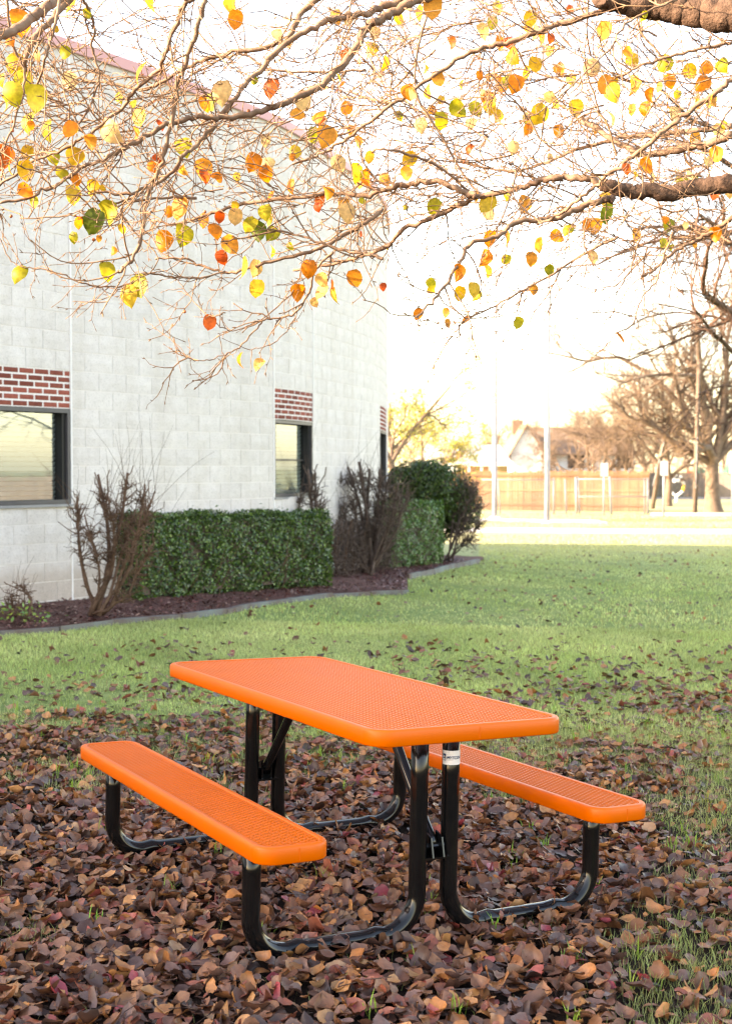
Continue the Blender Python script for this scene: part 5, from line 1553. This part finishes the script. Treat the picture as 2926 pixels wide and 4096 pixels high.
# playground bouncer: forked white and yellow tube with a black bar and white discs
def playpiece():
    b = on_ground(1500, 1116); k = b.y * 1.8017 / F; t = empty('play_target', b, 'white and yellow forked tube stand with black bar and white discs', 'play equipment')
    def q(u, v): return Vector((b.x + (u - 1500) * k, b.y, b.z + (1116 - v) * k))
    r = .085
    m1 = MB(); m1.tube([q(1500, 1116), q(1500, 1100)], r, 10); m1.build('post', M['white'], t, smooth=True)
    for s in (-1, 1):
        m2 = MB(); m2.tube([q(1500, 1101), q(1500 + 8 * s, 1096), q(1500 + 14 * s, 1090)], r, 10); a = m2.build('arm', M['white'], t, smooth=True)
        m3 = MB(); m3.tube([q(1500 + 14 * s, 1090), q(1500 + 17 * s, 1076)], r, 10); m3.build('yellow_sleeve', M['yellow'], a, smooth=True)
        m4 = MB(); m4.tube([q(1500 + 17 * s, 1076), q(1500 + 14 * s, 1069), q(1500 + 10 * s, 1067)], r, 10); m4.build('arm_end', M['white'], a, smooth=True)
    m5 = MB(); lo, hi = q(1484, 1068), q(1520, 1062); m5.box((lo.x, b.y - .1, lo.z), (hi.x, b.y + .02, hi.z)); m5.build('bar', M['dark'], t)
    for u, v, rr_ in ((1493, 1066, 5.5), (1502, 1066, 4.5), (1496, 1054, 4), (1508, 1058, 3.5)):
        m6 = MB(); c = q(u, v); m6.tube([c + Vector((0, -.22, 0)), c + Vector((0, -.12, 0))], rr_ * k, 18); m6.build('disc', M['white'], t)
playpiece()
def play_shelter():
    D = 104; b = Vector((U(1535, D), D, gz(0, D))); k = D * 1.8017 / F
    t = empty('play_shelter', b, 'orange play panel with green canopy glimpsed above the grey fence', 'play equipment')
    def q(u, v, dy=0): return Vector(at(u, v, D + dy))
    m = MB(); lo, hi = q(1524, 1060), q(1541, 1046); m.box((lo.x, D - .1, lo.z), (hi.x, D + .1, hi.z)); m.build('panel', M['red'], t)
    m = MB(); a, c = q(1544, 1050), q(1564, 1050); pk = q(1552, 1038); m.add([(a.x, D - 1, a.z), (c.x, D - 1, c.z), (c.x, D + 1, c.z), (a.x, D + 1, a.z), (pk.x, D, pk.z + .1)], [(0, 1, 4), (1, 2, 4), (2, 3, 4), (3, 0, 4), (0, 3, 2, 1)]); m.build('canopy', M['green'], t)
    m = MB(); [m.tube([Vector((x, D, b.z)), Vector((x, D, a.z + .05))], .06, 8) for x in (a.x + .2, c.x - .2, lo.x + .1, hi.x - .1)]; m.build('posts', M['galv'], t)
    a, c = q(1606, 1050), q(1630, 1050); m = MB(); m.add([(a.x, D - 1, a.z), (c.x, D - 1, c.z), (c.x, D + 1, c.z), (a.x, D + 1, a.z), ((a.x + c.x) / 2, D, a.z + .9)], [(0, 1, 4), (1, 2, 4), (2, 3, 4), (3, 0, 4), (0, 3, 2, 1)]); m.build('canopy', M['green'], t)
play_shelter()

# ------------------------------------------------------------------ houses
def house(name, label, x0, x1, y0, y1, eave, ridge, wallm, roofm, axis='x', over=.4, wins=(), gable=True, door=None):
    zb = gz(0, y0) - .1; t = empty(name, ((x0 + x1) / 2, y0, zb), label, 'house')
    w = MB()
    if axis == 'x':     # ridge runs left-right
        ym = (y0 + y1) / 2
        w.add([(x0, y0, zb), (x1, y0, zb), (x1, y1, zb), (x0, y1, zb), (x0, y0, eave), (x1, y0, eave), (x1, y1, eave), (x0, y1, eave), (x0, ym, ridge), (x1, ym, ridge)],
              [(0, 1, 5, 4), (1, 2, 6, 9, 5), (2, 3, 7, 6), (3, 0, 4, 8, 7)])
        s = (ridge - eave) / (ym - y0); r = MB()
        V = [(x0 - over, y0 - over, eave - s * over), (x1 + over, y0 - over, eave - s * over), (x1 + over, ym, ridge), (x0 - over, ym, ridge), (x0 - over, y1 + over, eave - s * over), (x1 + over, y1 + over, eave - s * over)]
        V = [(a, b, c + .06) for a, b, c in V] + [(a, b, c - .06) for a, b, c in V]
        r.add(V, [(0, 1, 2, 3), (3, 2, 5, 4), (0, 6, 7, 1), (7, 6, 9, 8), (8, 9, 10, 11), (1, 7, 8, 2), (2, 8, 11, 5), (0, 3, 9, 6), (3, 4, 10, 9), (4, 5, 11, 10)])
    else:
        xm = (x0 + x1) / 2
        w.add([(x0, y0, zb), (x1, y0, zb), (x1, y1, zb), (x0, y1, zb), (x0, y0, eave), (x1, y0, eave), (x1, y1, eave), (x0, y1, eave), (xm, y0, ridge), (xm, y1, ridge)],
              [(0, 1, 5, 8, 4), (1, 2, 6, 5), (2, 3, 7, 9, 6), (3, 0, 4, 7)])
        s = (ridge - eave) / (xm - x0); r = MB()
        V = [(x0 - over, y0 - over, eave - s * over), (x0 - over, y1 + over, eave - s * over), (xm, y1 + over, ridge), (xm, y0 - over, ridge), (x1 + over, y0 - over, eave - s * over), (x1 + over, y1 + over, eave - s * over)]
        V = [(a, b, c + .06) for a, b, c in V] + [(a, b, c - .06) for a, b, c in V]
        r.add(V, [(0, 3, 2, 1), (3, 4, 5, 2), (0, 6, 9, 3), (3, 9, 10, 4), (6, 7, 8, 9), (9, 8, 11, 10), (0, 1, 7, 6), (4, 10, 11, 5), (1, 2, 8, 7), (2, 5, 11, 8)])
    w.build('wall', wallm, t); ro = r.build('roof', roofm, t)
    for (xa, za, ww, hh) in wins:
        f = MB(); f.box((xa - .06, y0 - .05, za - .06), (xa + ww + .06, y0 - .002, za + hh + .06)); fo = f.build('window', M['white'], t)
        p = MB(); p.box((xa, y0 - .058, za), (xa + ww, y0 - .052, za + hh)); p.build('pane', M['gasket'], fo)
    return t, ro
def zat(v, D): return at(812, v, D).z
D = 92
h1, ro = house('white_house', 'white gabled house with brown roof and chimney between the flagpoles', U(1133, D), U(1203, D) , D, D + 7, zat(1003, D), zat(942, D), M['siding'], M['roof_brown'], 'y', .35)
c = MB(); cx = U(1163, D); c.box((cx - .4, D + 4, zat(960, D)), (cx + .35, D + 4.8, zat(928, D) )); c.build('chimney', M['roof_brown'], ro)
b = MB(); D2 = 95
x0, x1 = U(1180, D2), U(1395, D2)
h2, ro2 = house('long_house', 'long low white house with brown roof behind the bare trees', x0, x1, D2, D2 + 11, zat(1004, D2), zat(950, D2 + 5), M['siding'], M['roof_brown'], 'x', .5, wins=[(x0 + 2.5, zat(1040, D2), 1.2, 1.0), (x0 + 6, zat(1040, D2), 1.2, 1.0)])
def carport():
    D = 84; t = empty('carport', (U(1075, D), D, gz(0, D)), 'low carport with pale roof edge and tan end wall left of the white house', 'carport')
    zt = zat(1030, D); x0, x1 = U(1008, D), U(1136, D)
    r = MB(); V = [(x0, D, zt), (x1, D, zt), (x1 - .3, D + 5, zt + 1.2), (x0 + 1.6, D + 5, zt + 1.2)]; V += [(a, b, c + .08) for a, b, c in V]
    r.add(V, [(0, 1, 2, 3), (4, 7, 6, 5), (0, 4, 5, 1), (1, 5, 6, 2), (2, 6, 7, 3), (3, 7, 4, 0)]); r.build('roof', M['roof_grey'], t)
    f = MB(); f.box((x0 - .05, D - .08, zt - .12), (x1 + .05, D - .01, zt + .14)); f.build('fascia', M['white'], t)
    w = MB(); w.box((U(1098, D), D + 1.5, gz(0, D)), (U(1132, D), D + 1.7, zt)); w.build('end_wall', M['tan'], t)
    w = MB(); w.box((x0 + .4, D + 4.5, gz(0, D)), (U(1098, D), D + 4.7, zt + .8)); w.build('back_wall', M['cedar'], t)
    for u in (1012, 1040, 1068, 1097):
        p = MB(); p.box((U(u, D) - .07, D + .02, gz(0, D)), (U(u, D) + .07, D + .16, zt)); p.build('post', M['white'], t)
carport()
D3 = 118
house('far_white_building', 'flat white building with blue grey roof far behind the carport', U(955, D3), U(1075, D3), D3, D3 + 9, zat(1012, D3), zat(997, D3 + 4), M['siding'], M['roof_grey'], 'x', .5, wins=[(U(975, D3), zat(1028, D3), 1.2, .7), (U(1005, D3), zat(1028, D3), 1.2, .7)])

# ------------------------------------------------------------------ background trees
YG = [(.30, .33, .03), (.42, .40, .05), (.22, .28, .03), (.5, .36, .06)]
YL = [(.30, .28, .04), (.36, .27, .06), (.20, .23, .04), (.38, .22, .06)]
tb1 = on_ground(1581, 1137)
bare_tree('bare_tree', tb1, 15.5, .40, 41, 'big rough barked bare tree forking low at the right edge', spread=.42, levels=6, fork=.15, nchild=(3, 5), leafy=1, leafsize=.04, tips=[(1310, 860, 62), (1370, 740, 66), (1450, 620, 62), (1490, 520, 66), (1540, 480, 62), (1590, 500, 67), (1640, 560, 64), (1720, 640, 64), (1480, 860, 60), (1700, 800, 66)], leafcol=[(.30, .16, .06), (.3, .2, .07)])
bare_tree('bare_tree', Vector((U(1322, 76), 76, gz(9, 76))), 6.2, .17, 42, 'small spreading bare tree in front of the long house', spread=.9, levels=6, fork=.16, leafy=0, leafcol=YL, leafsize=.05)
bare_tree('bare_tree', Vector((U(1386, 80), 80, gz(9, 80))), 6.8, .19, 43, 'bare tree with upright trunks right of the small spreading tree', spread=.5, levels=6, fork=.2, leafy=0, leafcol=YL, leafsize=.05)
bare_tree('bare_tree', Vector((U(1480, 74), 74, gz(9, 74))), 9.5, .24, 44, 'bare tree with orange twigs behind the leaning pole', spread=.8, levels=5, fork=.16, leafy=1, leafcol=[(.34, .17, .06), (.3, .2, .08)], leafsize=.04)
bare_tree('bare_tree', Vector((U(1245, 86), 86, gz(9, 86))), 6.2, .16, 45, 'low bare tree over the cedar fence near the right flagpole', spread=.9, levels=6, fork=.16, leafy=0, leafcol=YL, leafsize=.05)
bare_tree('bare_tree', Vector((U(1100, 104), 104, gz(9, 104))), 7.0, .18, 46, 'distant bare tree rising behind the white house gable', spread=.5, levels=5, fork=.25)
bare_tree('leafy_tree', Vector((U(888, 44), 44, gz(2, 44))), 7.6, .15, 47, 'slender tree with yellow green leaves beside the building corner', spread=.6, levels=5, fork=.3, leafy=5, leafcol=YG, leafsize=.07)
bare_tree('leafy_tree', Vector((U(930, 52), 52, gz(2, 52))), 5.6, .12, 48, 'lower thin leafed tree behind the evergreen shrub', spread=.8, levels=5, fork=.2, leafy=5, leafcol=YG, leafsize=.07)
bare_tree('bare_tree', Vector((U(1650, 82), 82, gz(9, 82))), 13, .26, 49, 'tall bare tree behind the big tree at the right edge', spread=.55, levels=6, fork=.2, nchild=(3, 4))
bare_tree('bare_tree', Vector((U(1432, 92), 92, gz(9, 92))), 10.5, .22, 50, 'bare tree behind the leaning pole and far cedar fence end', spread=.6, levels=6, fork=.2, nchild=(3, 4), leafy=0, leafcol=YL, leafsize=.05)
bare_tree('bare_tree', Vector((U(1290, 90), 90, gz(9, 90))), 7.4, .18, 51, 'bare tree in front of the long house left of the metal sign', spread=.8, levels=6, fork=.18, nchild=(3, 4))
# nearer bare tree whose drooping boughs enter from the right
nb = Vector((6.6, 17.5, gz(6.6, 17.5)))
def right_tree():
    rr = np.random.default_rng(61); t = empty('bare_tree', nb, 'nearer bare tree whose thin drooping boughs enter from the right edge', 'tree')
    mb = MB(); mb.tube([nb + Vector((0, 0, z)) for z in (-.1, .6, 1.5, 2.6, 4)], [.30, .24, .22, .20, .16], 14); mb.build('trunk', M['bark'], t, smooth=True)
    C = Tubes()
    def grow(p, d, L, r, lv):
        Q = wobble(p, d, L, 7, .10, -.012, rr); C.add(Q, r, r * .45, 6 if lv < 2 else 3)
        if lv >= 4: return
        for _ in range(int(rr.integers(4, 7))):
            j = int(rr.integers(2, 8)); grow(Q[j], perp_dir(Q[j] - Q[j - 1], rr.uniform(.3, .8), rr), L * rr.uniform(.35, .6), r * .45, lv + 1)
    for (u0, v0, D0, u1, v1, D1, r) in [(1760, 760, 16, 1420, 600, 14, .05), (1740, 560, 16.5, 1400, 500, 14.5, .045), (1740, 860, 16, 1500, 690, 14.2, .035), (1760, 640, 16, 1440, 430, 14, .045), (1760, 420, 16.5, 1480, 330, 15, .045), (1760, 330, 16, 1380, 250, 14.5, .035), (1770, 930, 16, 1560, 800, 14.6, .02), (1720, 500, 16, 1330, 560, 15, .035)]:
        a, b = at(u0, v0, D0), at(u1, v1, D1); mb = MB(); q = nb + Vector((0, 0, max(1.8, min(3.9, a.z - 1.0))))
        mb.tube([q, q.lerp(a, .5) + Vector((0, 0, .15)), a, a.lerp(b, .4)], [r * 1.8, r * 1.4, r, r * .8], 8); mb.build('limb', M['shrub'], t, smooth=True)
        grow(np.array(a.lerp(b, .4)), np.array(b - a), (b - a).length * .6, r * .8, 1)
        for f in (.15, .4, .65): grow(np.array(a.lerp(b, f * .6)), perp_dir(np.array(b - a), rr.uniform(.3, .7), rr), (b - a).length * .45, r * .4, 2)
    C.build('crown', M['shrub'], t)
right_tree()
# far wood on the horizon; low unseen row at right added for the window reflections
def far_wood():
    rr = np.random.default_rng(77); T = Tubes(); n = 0
    spots = [(x, 150 + rr.uniform(-8, 8)) for x in np.arange(-10, 110, 3.2)] + [(62 + rr.uniform(-4, 4), y) for y in np.arange(-12, 45, 1.3)]
    for (x, y) in spots:
        H = rr.uniform(5, 8.5) if y > 100 else rr.uniform(1.2, 2.2); b = np.array([x, y, gz(0, y)]); P = wobble(b, (0, 0, 1), H * .5, 4, .05, 0, rr); T.add(P, .2, .1, 5)
        for _ in range(9):
            Q = wobble(P[int(rr.integers(1, 5))], (rr.normal(0, .8), rr.normal(0, .8), 1), H * .5, 4, .15, 0, rr); T.add(Q, .07, .02, 3)
            for _k in range(5):
                T.add(wobble(Q[int(rr.integers(1, 5))], perp_dir(Q[2] - Q[1], .9, rr), H * .2, 3, .2, 0, rr), .03, .01, 3)
    tag(T.build('far_wood', M['far_bark'], smooth=False), 'line of distant bare woodland along the horizon, plus an unseen low row mirrored in the windows', 'wood', kind='stuff')
far_wood()
